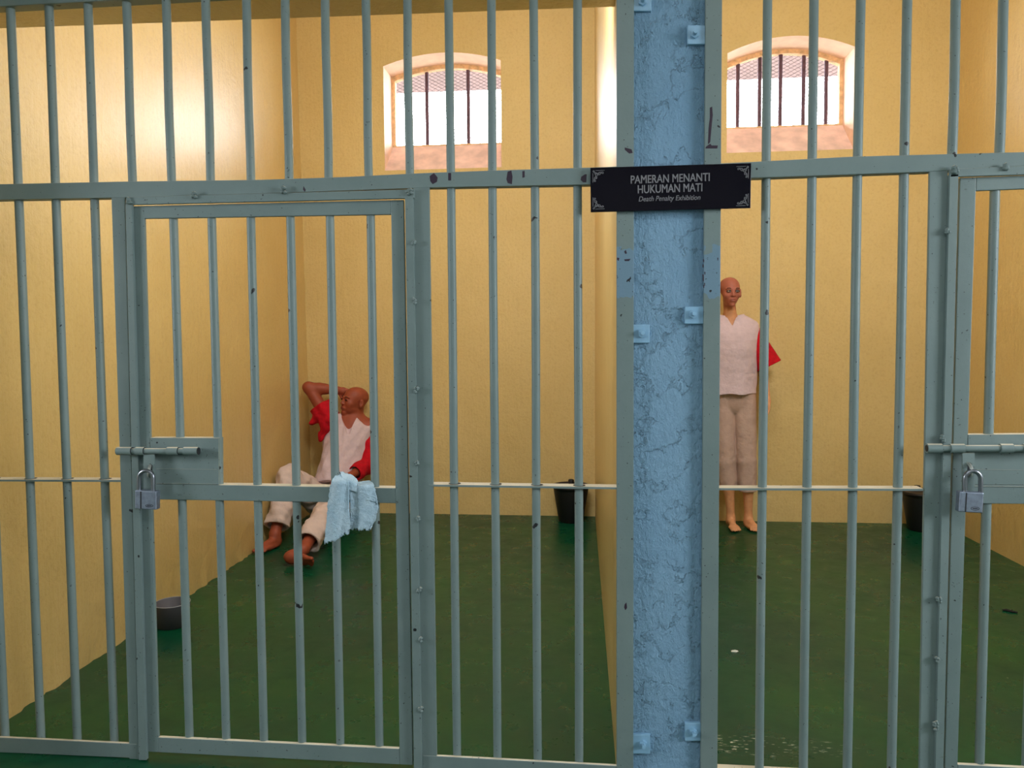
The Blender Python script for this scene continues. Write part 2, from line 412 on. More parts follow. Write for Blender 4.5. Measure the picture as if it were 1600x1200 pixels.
# ---------------------------------------------------------------- grilles
RB = 0.0128; BY = 0.0225
def bar(parent, px, z0, z1, mat='grate', py=660):
    """round bar through the photo pixel (px, py)"""
    p = at(px, py, y=BY); mb = MB(); n = 8
    ph = random.random() * 6
    mb.tube([(p[0] + 0.0012 * sin(ph + i * .9), BY, z0 + (z1 - z0) * i / n) for i in range(n + 1)], RB, 16)
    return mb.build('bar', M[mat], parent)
UX = [-.8442, -.7882, -.7323, -.6756, -.6198, -.5636, -.5075, -.4513, -.3978, -.3430, -.2882, -.2330, -.1781, -.1227, -.0676, -.0117]
RX = [.2246, .2805, .3362, .3914, .4478, .5028, .558, .6134, .669, .7245, .780, .8355, .891, .9465, 1.002, 1.0575]
def bar_x(parent, xf, z0, z1):
    xw = xf * (SC + BY); mb = MB(); n = 8; ph = random.random() * 6
    mb.tube([(xw + 0.001 * sin(ph + i * .9), BY, z0 + (z1 - z0) * i / n) for i in range(n + 1)], RB, 16)
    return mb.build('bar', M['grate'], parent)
def poly_rail(upper, lower, y0, y1, chips=(), mats=None):
    mb = MB()
    mb.pp(lower + upper[::-1], y0, y1)
    for c in chips: mb.pp(c, y0 - .0006, y0 + .002, 1)
    return mb
TOPZ = 2.44
def mid_z(px, py): return at(px, py, y=0.0)[2]

lg = thing('cell_grille', 'grey-blue barred steel front of the cell with the seated mannequin', 'grille', (-1.0, 0, 0))
up_l = [(-90, 291), (0, 287.6), (200, 283.5), (400, 281.0), (533, 276.6), (666, 270), (800, 265.2), (920, 261.7), (966, 260)]
lo_l = [(-90, 314.5), (0, 312), (174, 309), (420, 302), (671, 293), (920, 288.3), (966, 287)]
chip_l = [[(671, 275), (678, 270), (684, 277), (683, 284), (676, 288), (672, 283)], [(700, 270), (705, 270), (705, 282), (700, 282)],
          [(793, 268), (799, 266), (801, 276), (800, 288), (793, 286), (791, 280)], [(816, 267), (820, 267), (820, 277), (816, 278)],
          [(908, 276), (914, 272), (917, 272), (916, 285), (911, 285), (907, 281)], [(474, 290), (478, 297), (476, 300), (473, 296)]]
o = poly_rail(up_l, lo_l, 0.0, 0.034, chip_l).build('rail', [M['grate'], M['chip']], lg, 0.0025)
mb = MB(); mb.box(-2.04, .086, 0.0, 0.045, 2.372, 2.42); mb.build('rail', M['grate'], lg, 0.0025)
# lower rails left and right of the gate
mb = MB(); mb.pp([(-90, 1171), (0, 1176), (214, 1185), (214, 1162.5), (60, 1155), (-90, 1148)], 0.0, 0.011); mb.build('rail', M['grate'], lg, 0.0025)
mb = MB(); mb.pp([(660, 1205), (966, 1221), (966, 1196.7), (660, 1180)], 0.0, 0.011); mb.build('rail', M['grate'], lg, 0.0025)
# flat bars with the round bars passing through
for px0, py0, px1, py1 in ((-90, 750.6, 190, 751.6), (670, 758.6, 965, 763.0)):
    mb = MB(); a, b = at(px0, py0, y=0.0), at(px1, py1, y=0.0)
    mb.hull([(a[0], 0, a[2] - .003), (b[0], 0, b[2] - .003), (b[0], 0, b[2] + .003), (a[0], 0, a[2] + .003)], [(a[0], .046, a[2] - .003), (b[0], .046, b[2] - .003), (b[0], .046, b[2] + .003), (a[0], .046, a[2] + .003)])
    ms = [M['grate'], M['dark']]
    for xf in (UX[:4] if px0 < 0 else UX[12:16]):
        xw = xf * (SC + BY); zz = a[2] + (b[2] - a[2]) * (xw - a[0]) / (b[0] - a[0])
        mb.lathe([(.0, .0032), (.0185, .0034), (.0185, .001)], (xw + .002, BY, zz), 14, 1)
    mb.build('flat_bar', ms, lg)
# jambs and stops round the gate opening
Jl, Jl2 = line((174.5, 330), (201, 1155)), line((197, 400), (216.5, 1180))
Jr, Jr2 = line((647, 400), (659, 1180)), line((670.8, 300), (682, 1150))
Sl2 = line((207, 400), (228.8, 1180)); Sr = line((633.8, 400), (646.3, 1180))
flat = lambda y: line((0, y), (1600, y))
RLO = line((174, 309), (671, 293)); BOT = line((0, 1176.5), (963, 1221))
mb = MB(); mb.pp(rect(Jl, Jl2, line((174, 307), (671, 291)), flat(1187)), 0.001, 0.012); mb.pp([meet(Jl2, flat(320)), meet(Sl2, flat(320)), meet(Sl2, flat(1187)), meet(Jl2, flat(1187))][::-1], 0.019, 0.026)
mb.build('jamb', M['grate'], lg, 0.002)
mb = MB(); mb.pp(rect(Jr, Jr2, line((174, 309), (671, 291)), line((660, 1204), (700, 1206))), 0.001, 0.012); mb.pp(rect(Sr, Jr, flat(315), flat(1200)), 0.019, 0.026)
mb.build('jamb', M['grate'], lg, 0.002)
STU, STL = line((206.6, 307.5), (633, 296.2)), line((206.6, 319.6), (633, 309.8))
mb = MB(); mb.pp([(197, 308), meet(line((647, 200), (647, 500)), STU), meet(line((647, 200), (647, 500)), STL), (197, 320)], -0.010, 0.003); mb.build('stop_strip', M['grate'], lg, 0.0015)
mb = MB(); mb.pp(rect(line((195.6, 308), (216.5, 1188)), line((205, 308), (228.8, 1188)), flat(319), flat(1188)), -0.010, 0.003); mb.build('stop_strip', M['grate'], lg, 0.0015)
mb = MB()
mb.pp(rect(line((632.6, 300), (646.3, 1180)), line((645.2, 300), (658.6, 1180)), flat(309), line((640, 1203), (670, 1205))), -0.010, 0.003)
def weld(mb, px, py, y, r=.006, n=5):
    for i in range(n):
        p = at(px + random.uniform(-2.5, 2.5), py + random.uniform(-4, 4), y=y)
        mb.tube([(p[0] - r * .8, y, p[2]), (p[0], y - r * .5, p[2]), (p[0] + r * .8, y, p[2])], [r * .4, r * .9, r * .3], 8)
for py in (381, 470, 610, 725, 810, 922, 998, 1107): weld(mb, 646 + (py - 300) * .0145, py, -.008)
mb.build('stop_strip', M['grate'], lg, 0.0015)
for px, py in ((203, 314), (640, 300), (304, 306), (444, 297)): mb = MB(); weld(mb, px, py, -.010, .007, 8); mb.build('weld_bead', M['grate'], lg)
# end upright against the pillar
P1a, P1b = line((963.4, 0), (963.4, 1190)), line((990.6, 0), (989.6, 1190))
mb = MB(); mb.pp(rect(P1a, P1b, flat(-22), line((900, 1217), (1000, 1222))), -0.002, 0.012)
for c in ([(976, 230), (987, 233), (989, 239), (983, 240), (976, 234)], [(975, 393), (978, 390), (980, 396), (977, 397)], [(964, 402), (968, 403), (967, 408), (964, 406)], [(975, 405), (986, 404), (983, 408), (976, 408)], [(976, 944), (979, 941), (980, 950), (977, 954), (975, 949)]): mb.pp(c, -.0026, 0, 1)
mb.build('upright', [M['grateb'], M['chip']], lg, 0.002)
def anchor(parent, x0, x1, y0, y1, bx, by):
    mb = MB(); mb.pp([(x0, y1), (x1, y1), (x1, y0), (x0, y0)], PF - .011, PF + .004)
    a = mb.build('anchor_plate', M['bluep'], parent, 0.002)
    p = at(bx, by, y=PF - .01); mb = MB()
    mb.tube([(p[0], PF - .009, p[2]), (p[0], PF - .019, p[2])], .0125, 6); mb.tube([(p[0], PF - .018, p[2]), (p[0] + .001, PF - .032, p[2] + .001)], .006, 10)
    mb.build('bolt', M['bluep'], a, 0.001)
for a in ((986, 1018, -12, 17, 1004, 3), (986, 1015, 507, 536, 1003, 521), (986, 1016, 1148, 1178, 1005, 1162)): anchor(lg, *a)
for i, xf in enumerate(UX):
    full = i < 4 or i > 11
    bar_x(lg, xf, 0.03 if full else mid_z(300, 295), 2.40)
# keeper sleeve of the bolt on the jamb
def xtube(mb, pxa, pxb, py, y, r, mat=0, seg=16):
    mb.tube([at(pxa, py, y=y), at(pxb, py, y=y)], r, seg, mat)
mb = MB(); xtube(mb, 183.5, 206.5, 704.7, -.022, .0128); xtube(mb, 206.0, 206.8, 704.7, -.022, .0118, 1); xtube(mb, 183.2, 183.8, 704.7, -.022, .0095, 1); mb.build('keeper_sleeve', [M['grate'], M['dark']], lg)

rg = thing('cell_grille', 'grey-blue barred steel front of the cell with the standing mannequin', 'grille', (1.4, 0, 0))
mb = MB(); mb.pp([(1112, 281), (1174, 278.3), (1452.7, 268.4), (1600, 259.5), (2460, 219)] + [(2460, 200), (1599, 237.3), (1332, 244.3), (1176, 252.6), (1112, 255.5)], 0.0, 0.034); mb.build('rail', M['grate'], rg, 0.0025)
mb = MB(); mb.box(.36, 2.54, 0.0, 0.045, 2.372, 2.42); mb.build('rail', M['grate'], rg, 0.0025)
mb = MB(); mb.box(.36, at(1458, 1195, y=0)[0], 0.0, 0.045, 0.0, mid_z(1121, 1206)); mb.build('rail', M['grate'], rg, 0.0025)
mb = MB(); a, b = at(1119, 764.4, y=0.0), at(1443, 765.4, y=0.0)
mb.hull([(a[0], 0, a[2] - .003), (b[0], 0, b[2] - .003), (b[0], 0, b[2] + .003), (a[0], 0, a[2] + .003)], [(a[0], .046, a[2] - .003), (b[0], .046, b[2] - .003), (b[0], .046, b[2] + .003), (a[0], .046, a[2] + .003)])
for xf in RX[:4]: mb.lathe([(.0, .0032), (.0185, .0034), (.0185, .001)], (xf * (SC + BY) + .002, BY, a[2]), 14, 1)
mb.build('flat_bar', [M['grate'], M['dark']], rg)
RJ, RJ2 = line((1453.7, 210), (1436.8, 1190)), line((1480.8, 300), (1459.6, 1190))
RS, RS2 = line((1483.6, 300), (1461.8, 1190)), line((1497, 300), (1474.4, 1190))
mb = MB(); mb.pp(rect(RJ, RJ2, line((1400, 270), (1500, 266)), flat(1206)), 0.001, 0.012); mb.pp(rect(RJ2, RS, flat(370), flat(1206)), .019, .026); mb.build('jamb', M['grate'], rg, 0.002)
mb = MB(); mb.pp(rect(RS, RS2, line((1400, 277), (1500, 272)), flat(1206)), -0.010, 0.003)
for py in (361, 685, 936, 1030, 1128, 1136): weld(mb, 1482 - (py - 300) * .0245, py, -.008)
mb.build('stop_strip', M['grate'], rg, 0.0015)
mb = MB(); mb.pp([(1485, 277), (1500, 275.8), (1600, 272.6), (2060, 256), (2060, 238), (1600, 259), (1502, 263.5), (1485, 265)], -0.010, 0.003); mb.build('stop_strip', M['grate'], rg, 0.0015)
for px, py in ((1492, 266), (1572, 260)): mb = MB(); weld(mb, px, py, -.010, .008, 8); mb.build('weld_bead', M['grate'], rg)
P2a, P2b = line((1102.4, 0), (1094.8, 1190)), line((1128.4, 0), (1121.0, 1190))
mb = MB(); mb.pp(rect(P2a, P2b, flat(-22), flat(1218)), -0.002, 0.012)
for c in ([(1109, 168), (1113, 166), (1114, 180), (1112, 200), (1110, 222), (1106, 226), (1107, 200), (1109, 184)], [(1103, 229), (1110, 224), (1112, 227), (1122, 227), (1121, 232), (1102, 232)]): mb.pp(c, -.0026, 0, 1)
for k in range(9):
    px, py = random.choice((1099, 1101, 1119, 1121)) + random.uniform(-1, 1), random.uniform(398, 462)
    mb.pp([(px - 1, py - 3), (px + 1.2, py - 2), (px + .8, py + 3), (px - .6, py + 2)], -.0026, 0, 1)
mb.build('upright', [M['grateb'], M['chip']], rg, 0.002)
for a in ((1074, 1108, 39, 69, 1085, 54), (1070, 1102, 479, 506, 1083, 491), (1070, 1100, 1130, 1158, 1083, 1143)): anchor(rg, *a)
for i, xf in enumerate(RX): bar_x(rg, xf, 0.03 if i < 4 or i > 11 else mid_z(1500, 260), 2.40)
xr_j = 1.0 + .875
mb = MB(); mb.box(xr_j, xr_j + .06, 0.001, 0.012, 0.0, mid_z(1800, 250)); mb.box(xr_j + .06, 2.53, 0.001, 0.012, 0.0, 0.055); mb.build('jamb', M['grate'], rg, 0.002)
mb = MB(); xtube(mb, 1448, 1471, 700.5, -.022, .0135); xtube(mb, 1447.6, 1448.2, 700.5, -.022, .0095, 1); xtube(mb, 1470.5, 1471.5, 700.5, -.022, .012, 1); mb.build('keeper_sleeve', [M['grate'], M['dark']], rg)

# ---------------------------------------------------------------- gates
GY = 0.004
def gate(label, loc, SL, SLi, SRi, SRo, T0, T1, MT, MB_, B0_, B1_, PT, PR, bars, bolt_y, sl, hasp, seams, clip=None):
    g = thing('cell_gate', label, 'gate', loc)
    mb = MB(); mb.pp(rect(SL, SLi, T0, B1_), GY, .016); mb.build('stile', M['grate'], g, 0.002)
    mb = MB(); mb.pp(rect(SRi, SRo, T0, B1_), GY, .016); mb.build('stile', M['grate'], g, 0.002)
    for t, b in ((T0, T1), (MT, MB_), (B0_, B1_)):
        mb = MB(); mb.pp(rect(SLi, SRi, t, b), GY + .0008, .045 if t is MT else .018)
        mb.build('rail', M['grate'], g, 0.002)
    mb = MB(); mb.pp(rect(SLi, PR, PT, MT), GY - .001, .036)
    for sy in seams:
        x0 = meet(SLi, flat(sy))[0] + 8; x1 = meet(PR, flat(sy))[0] - 3
        mb.pp([(x0, sy), (x1, sy + .8), (x1, sy), (x0, sy - .9)], GY - .0022, GY + .002)
    plate = mb.build('lock_plate', M['grate'], g, 0.002)
    zb = meet(SLi, B0_); zt = meet(SLi, T1)
    for px, py in bars: 
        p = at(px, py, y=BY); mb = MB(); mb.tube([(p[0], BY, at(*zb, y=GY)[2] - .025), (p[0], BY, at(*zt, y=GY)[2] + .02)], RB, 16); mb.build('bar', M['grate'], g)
    bo = MB(); xtube(bo, sl[0], sl[1], bolt_y, -.022, .0092); bo = bo.build('bolt', M['grate'], g)
    for a, b in sl[2]:
        mb = MB(); xtube(mb, a, b, bolt_y, -.022, .0128); xtube(mb, b - .3, b + .6, bolt_y, -.022, .0112, 1); p = at((a + b) / 2, bolt_y, y=-.02)
        mb.box(at(a, bolt_y, y=-.02)[0] + .003, at(b, bolt_y, y=-.02)[0] - .003, -.014, GY, p[2] - .006, p[2] + .006)
        mb.build('bolt_sleeve', [M['grate'], M['dark']], g)
    hx0, hx1, hy0, hy1 = hasp
    mb = MB(); mb.pp([(hx0, hy1), (hx1, hy1), (hx1, hy0), (hx0, hy0)], -.024, -.018); cx = (hx0 + hx1) / 2
    # slot the ring comes through
    mb.pp([(cx - 1.5, hy0 + 31), (cx + 5.5, hy0 + 31), (cx + 5.5, hy0 + 17), (cx + 2, hy0 + 14), (cx - 1.5, hy0 + 18)], -.0246, -.0235, 1)
    mb.build('hasp', [M['grate'], M['dark']], bo, 0.0015)
    c = at(cx + 2, hy0 + 26, y=-.030); mb = MB()
    mb.tube([(c[0] - .003 + .004 * cos(t), -.026 - .013 * cos(t * 1.0 + .4), c[2] + .017 * sin(t)) for t in [2 * pi * k / 16 for k in range(16)]], .0048, 8, closed=True)
    mb.build('staple', M['staple'], g)
    return g
SL = line((210, 400), (229.8, 1180)); SLi = line((225.2, 345), (246.8, 1150)); SRi = line((611, 335), (624, 1168)); SRo = line((632, 400), (645, 1190))
gate('grey-blue barred gate with a pale blue towel draped over its middle rail', (-.97, GY, 0),
     SL, SLi, SRi, SRo, line((207, 322), (633, 312)), line((225, 341.5), (611, 335)), line((345, 757.6), (616, 762.6)), line((248, 780.6), (616, 786.5)),
     line((246.7, 1152), (624, 1170)), line((229, 1174.7), (624, 1194.7)), line((236, 684), (345, 684.5)), line((341, 684), (341.5, 757)),
     [(281, 660), (339.8, 660), (400, 660), (461, 660), (522, 660), (584.6, 660)], 704.8, (205, 303, [(213, 226), (262, 279), (288, 310)]), (224, 240.8, 710, 769), (733.5, 756.0))
gw = .857
def vline(xw, y=GY): 
    # pixel line of a world vertical through X = xw in the gate plane
    def px(z):
        d = np.array([xw, y, z]) - CAM; return (800 + F * (d @ _r) / (d @ _w), 600 - F * (d @ _u) / (d @ _w))
    return line(px(2.0), px(0.2))
gl = at(1470 + 14, 660, y=GY)[0]
gate('grey-blue barred gate cut off by the edge of the photo, no towel on it', (1.43, GY, 0),
     line((1499.5, 300), (1476.4, 1190)), line((1525, 300), (1496.5, 1190)), vline(gl + gw - .05), vline(gl + gw),
     line((1500, 277.5), (1600, 274)), line((1525, 298), (1600, 295)), line((1505, 757), (1600, 757.5)), line((1505, 786.8), (1600, 787.5)),
     line((1496, 1194.5), (1600, 1199.8)), line((1496, 1218), (1600, 1224)), line((1510, 679.3), (1600, 678.6)), vline(at(1622, 700, y=0)[0]),
     [(1544.7, 660)] + [(1544.7 + 75.5 * k, 660) for k in range(1, 6)], 700.5, (1470, 1640, [(1484, 1506), (1562, 1582), (1598, 1618)]), (1504, 1522.8, 708, 766), (734.5, 760.5))

# ---------------------------------------------------------------- padlocks
def padlock(label, x0, x1, y0, y1, top, tilt, oval):
    Yf, Yb = -.052, -.028
    bx = at((x0 + x1) / 2, y0, y=-.04)
    g = thing('padlock', label, 'padlock', (bx[0], -.04, at(x0, y1, y=-.04)[2]), 'steel padlocks on the gates')
    mb = MB(); sh = (y1 - y0) * math.tan(R(tilt))
    q = [(x0 - sh, y1 - 1), (x1 - sh, y1 + 1), (x1, y0 + 1), (x0, y0 - 1)]
    mb.pp(q, Yf, Yb); body = mb.build('lock_body', M['steel'], g, 0.003, 3)
    gx = x0 + (x1 - x0) * .28
    mb = MB(); mb.pp([(gx - .9 - sh, y1 - 1), (gx + .9 - sh, y1 - 1), (gx + .9, y0 + 1), (gx - .9, y0 + 1)], Yf - .0006, Yf + .002); mb.build('groove', M['dark'], body)
    mb = MB(); ex, ey = x0 + (x1 - x0) * .68 - sh, y0 + (y1 - y0) * .8
    c = at(ex, ey, y=Yf - .0003); a, b = (.011, .0045) if oval else (.012, .0042)
    mb.tube([(c[0] + a * cos(t), Yf - .0003, c[2] + b * sin(t)) for t in [2 * pi * k / 20 for k in range(20)]], .0007, 6, closed=True)
    mb.tube([(c[0] - a * .55, Yf - .0003, c[2]), (c[0] + a * .55, Yf - .0003, c[2])], .0012, 6)
    mb.build('emblem', M['dark'], body)
    mb = MB(); xa, xb = x0 + (x1 - x0) * .2, x0 + (x1 - x0) * .86
    rr = (xb - xa) / 2; pts = [(xa, y0 + 4)] + [((xa + xb) / 2 - rr * cos(t), top + rr - rr * sin(t)) for t in [pi * k / 12 for k in range(13)]] + [(xb, y0 + 4)]
    mb.tube([at(px, py, y=-.040) for px, py in pts], .0062, 12); mb.build('shackle', M['shackle'], g)
padlock('steel padlock hanging upright on the gate with the towel', 210.5, 244, 767, 796, 735.5, 0, False)
padlock('steel padlock hanging slightly tilted on the gate without a towel', 1500, 1537.5, 769, 801, 736, 3.2, True)

# ---------------------------------------------------------------- sign
SY = -.016
sg = thing('exhibition_sign', 'black glossy sign board with grey lettering fixed across the blue pillar', 'sign', (at(1048, 294, y=SY)[0], SY, at(1048, 330, y=SY)[2]))
mb = MB(); mb.pp([(923, 331.6), (1172.8, 325), (1173.8, 254.8), (922.4, 262)], SY, SY + .005); mb.build('board', M['board'], sg, 0.001)
o0 = at(922.4, 262, y=SY - .0004); ex = at(1173.8, 254.8, y=SY - .0004) - o0; wS = ex.length; ex.normalize(); hS = (at(923, 331.6, y=SY) - at(922.4, 262, y=SY)).length
def sp(u, v): return o0 + ex * u + Vector((0, 0, -v))
def text(body, pxl, pxr, base_l, cap, shear=0.0, bold=0.018):
    cu = bpy.data.curves.new('txt', 'FONT'); cu.body = body; cu.size = 1.0; cu.shear = shear; cu.resolution_u = 4
    o = bpy.data.objects.new('txt', cu); C.objects.link(o)
    dg = bpy.context.evaluated_depsgraph_get(); me = bpy.data.meshes.new_from_object(o.evaluated_get(dg))
    bpy.data.objects.remove(o); bpy.data.curves.remove(cu)
    xs = [v.co.x for v in me.vertices]; ys = [v.co.y for v in me.vertices]
    a = at(pxl, base_l[0], y=SY - .0004); b = at(pxr, base_l[1], y=SY - .0004); w = (b - a).length
    sx = w / (max(xs) - min(xs)); sz = cap / 0.70
    e = (b - a).normalized()
    bmt = bmesh.new()
    for lay, (dx, dy) in enumerate(((-bold, 0), (0, 0), (bold, 0), (-bold, bold * .6), (bold, bold * .6), (-bold, -bold * .6), (bold, -bold * .6))):
        n0 = len(bmt.verts); bmt.from_mesh(me); bmt.verts.ensure_lookup_table()
        for v in bmt.verts[n0:]: v.co.x += dx; v.co.y += dy; v.co.z = lay
    bmt.to_mesh(me); bmt.free()
    for v in me.vertices: v.co = a + e * ((v.co.x - min(xs)) * sx) + Vector((0, -3e-5 * v.co.z, v.co.y * sz))
    return link('lettering', me, M['letter'], sg)
k = SC / F
text('PAMERAN MENANTI', 985.7, 1108.7, (286.9, 282.6), 12.0 * k)
text('HUKUMAN MATI', 996.7, 1097.2, (302.1, 298.8), 12.2 * k)
text('Death Penalty Exhibition', 998, 1094.4, (314.8, 312.0), 7.6 * k, 0.22, 0.010)
def ornament(fx, fz):
    """scrolled corner: two rules, a dot and four curls"""
    q = lambda u, v: sp(u if fx > 0 else wS - u, v if fz > 0 else hS - v)
    mm = .00145; mb = MB()
    tb = lambda pts, r=.0008: mb.tube([q(a * mm, b * mm) for a, b in pts], r, 6)
    ring = lambda cx, cy, r: mb.tube([q((cx + r * cos(t)) * mm, (cy + r * sin(t)) * mm) for t in [2 * pi * i / 12 for i in range(12)]], .0009, 6, closed=True)
    ring(6.5, 7.5, 1.5)
    tb([(10, 6), (28, 6)]); tb([(5, 11), (5, 29)])
    def curl(cx, cy, r, a0, turns, s):
        pts = [(cx + r * (1 - .75 * i / 18) * cos(a0 + s * turns * 2 * pi * i / 18), cy + r * (1 - .75 * i / 18) * sin(a0 + s * turns * 2 * pi * i / 18)) for i in range(19)]
        tb(pts, .001)
    curl(12, 14, 3.8, -2.2, 1.3, 1); curl(17.5, 11.5, 3.2, 2.4, 1.2, -1); curl(24, 11, 2.6, 2.8, 1.1, 1)
    curl(10, 20, 3.0, -.8, 1.2, 1); curl(9, 26, 2.2, -1.5, 1.1, -1)
    tb([(8, 9), (11, 10.5), (14, 14), (16, 11), (20, 9), (24, 9)]); tb([(8, 9), (9, 13), (11, 17), (8, 20), (7, 25)])
    mb.build('corner_ornament', M['letter'], sg)
for fx in (1, -1):
    for fz in (1, -1): ornament(fx, fz)

# ---------------------------------------------------------------- towel
def interp(tab, t):
    for (a, va), (b, vb) in zip(tab, tab[1:]):
        if t <= b: f = (t - a) / (b - a) if b > a else 0; return tuple(x + (y - x) * f for x, y in zip(va, vb))
    return tab[-1][1]
def towel():
    mb = MB(); rnd = random.Random(3)
    def flap(left, right, y_front, ripple, ragged, nv=44, nu=22, yt=.03, over=.12, amp=.004):
        rows = []
        rag = [rnd.uniform(-1, 1) for _ in range(nu + 1)]
        for j in range(nv + 1):
            v = j / nv; L, Rr = interp(left, v), interp(right, v); row = []
            for i in range(nu + 1):
                u = i / nu
                px = L[0] + (Rr[0] - L[0]) * u; py = L[1] + (Rr[1] - L[1]) * u
                if v > .9: py += rag[i] * ragged * (v - .9) / .1
                px += .5 * rnd.uniform(-1, 1); 
                f = min(1, v / over); f = f * f * (3 - 2 * f)
                y = yt + (y_front - yt) * f + ripple(u, v) * f + rnd.uniform(-1, 1) * .0012
                row.append(mb.bm.verts.new(at(px, py, y=y)))
            rows.append(row)
        for a, b in zip(rows, rows[1:]):
            for i in range(nu):
                f = mb.bm.faces.new((a[i], b[i], b[i + 1], a[i + 1])); f.smooth = True
        return rows
    # wide flap behind
    flap([(0, (545, 757)), (.15, (546, 766)), (.6, (547, 798)), (1, (547, 827))],
         [(0, (578, 752)), (.1, (584, 758)), (.3, (588, 774)), (.55, (591, 792)), (.8, (587, 812)), (1, (579, 827))],
         -.017, lambda u, v: .006 * sin(u * 7 + v) - .008 * math.exp(-((u - .05) / .08) ** 2) * 0, 3.0)
    # narrow flap in front, hanging to a point
    flap([(0, (526, 740)), (.06, (521, 746)), (.15, (516, 758)), (.3, (514, 776)), (.55, (512, 802)), (.8, (510, 830)), (1, (508, 851))],
         [(0, (541, 745)), (.06, (545, 750)), (.2, (546, 762)), (.45, (546, 786)), (.75, (547, 808)), (.93, (548, 826)), (1, (545, 832))],
         -.026, lambda u, v: -.008 * sin(u * pi) + .004 * sin(u * 9 + 2 * v), 3.0)
    # bunched top between them
    flap([(0, (530, 737)), (.5, (534, 748)), (1, (540, 764))], [(0, (548, 742)), (.4, (558, 752)), (1, (560, 770))], -.012, lambda u, v: -.008 * sin(u * pi), 1.0, 16, 16, .034, .6)
    # corner folded back over the wide flap
    flap([(0, (560, 757)), (.5, (563, 769)), (1, (568, 778))], [(0, (578, 752)), (.25, (584, 760)), (.7, (589, 775)), (1, (590.5, 787))], -.020, lambda u, v: -.004 * sin(u * 5), 1.5, 24, 18, .02, .5)
    o = mb.build('towel', M['towel'])
    s = o.modifiers.new('thick', 'SOLIDIFY'); s.thickness = .0045; s.offset = 1
    o['label'] = 'pale blue frayed towel hanging over the middle rail of the barred gate'; o['category'] = 'towel'
towel()

# ---------------------------------------------------------------- pails
p = at(261, 983, z=0.0)
pot = thing('basin', 'small grey plastic basin on the green floor behind the padlocked gate stile', 'basin', (p[0], p[1], 0))
mb = MB(); mb.lathe([(0, .006), (.066, .006), (.0785, .110), (.0815, .110), (.081, .106), (.070, .0015), (.066, 0.0), (0, 0.0)], (p[0], p[1] + .05, .0), 48); mb.build('bowl', M['grey'], pot)
mb = MB(); mb.tube([(p[0] + .0802 * cos(t), p[1] + .05 + .0802 * sin(t), .1105) for t in [2 * pi * i / 48 for i in range(48)]], .0018, 8, closed=True); mb.build('rim', M['rim'], pot)
def bucket(label, x, y):
    g = thing('bucket', label, 'bucket', (x, y, 0), 'lidded black buckets in the far corners')
    mb = MB(); mb.lathe([(0, 0), (.086, 0), (.09, .006), (.128, .235), (.130, .25), (.137, .252), (.138, .266), (.134, .272), (.128, .268)], (x, y, 0), 48); mb.build('pail', M['black'], g)
    mb = MB(); mb.lathe([(.1345, .2725), (.130, .2735), (.120, .266), (0, .264)], (x, y, 0), 48); lid = mb.build('lid', M['lid'], g)
    mb = MB(); mb.lathe([(.02, .262), (.022, .29), (.018, .297), (0, .298)], (x, y + .085, 0), 20); mb.build('knob', M['black'], lid)
bucket('black lidded bucket in the far corner of the seated mannequin\'s cell', at(892, 770, y=3.36)[0], 3.36)
bucket('black lidded bucket half hidden by the gate jamb in the standing mannequin\'s cell', at(1441, 778, y=3.27)[0], 3.27)

# small litter on the floor
p = at(1148, 1017, z=.003); mb = MB(); mb.hull([(p[0] - .016, p[1] - .006, .001), (p[0] + .004, p[1] - .01, .001), (p[0] + .017, p[1] + .001, .001), (p[0] + .002, p[1] + .009, .001), (p[0] - .014, p[1] + .006, .001)], [(p[0] - .012, p[1] - .004, .006), (p[0] + .004, p[1] - .006, .007), (p[0] + .012, p[1], .005), (p[0] + .002, p[1] + .005, .006), (p[0] - .01, p[1] + .003, .005)])
mb.build('paint_flake', M['paper'], label='small white paint flake lying on the dark green floor behind the pillar', category='debris')
a, b = at(1566, 953, z=.004), at(1590, 957, z=.004); mb = MB(); d = b - a
mb.tube([a, a + d * .3 + Vector((0, .004, .002)), a + d * .6 + Vector((0, -.004, .001)), b], [.003, .007, .006, .004], 8); mb.tube([a + d * .5, a + d * .75 + Vector((0, .012, .006))], [.004, .002], 6)
mb.build('twig', M['twig'], label='short black twig on the green floor behind the gate with the tilted padlock', category='twig')

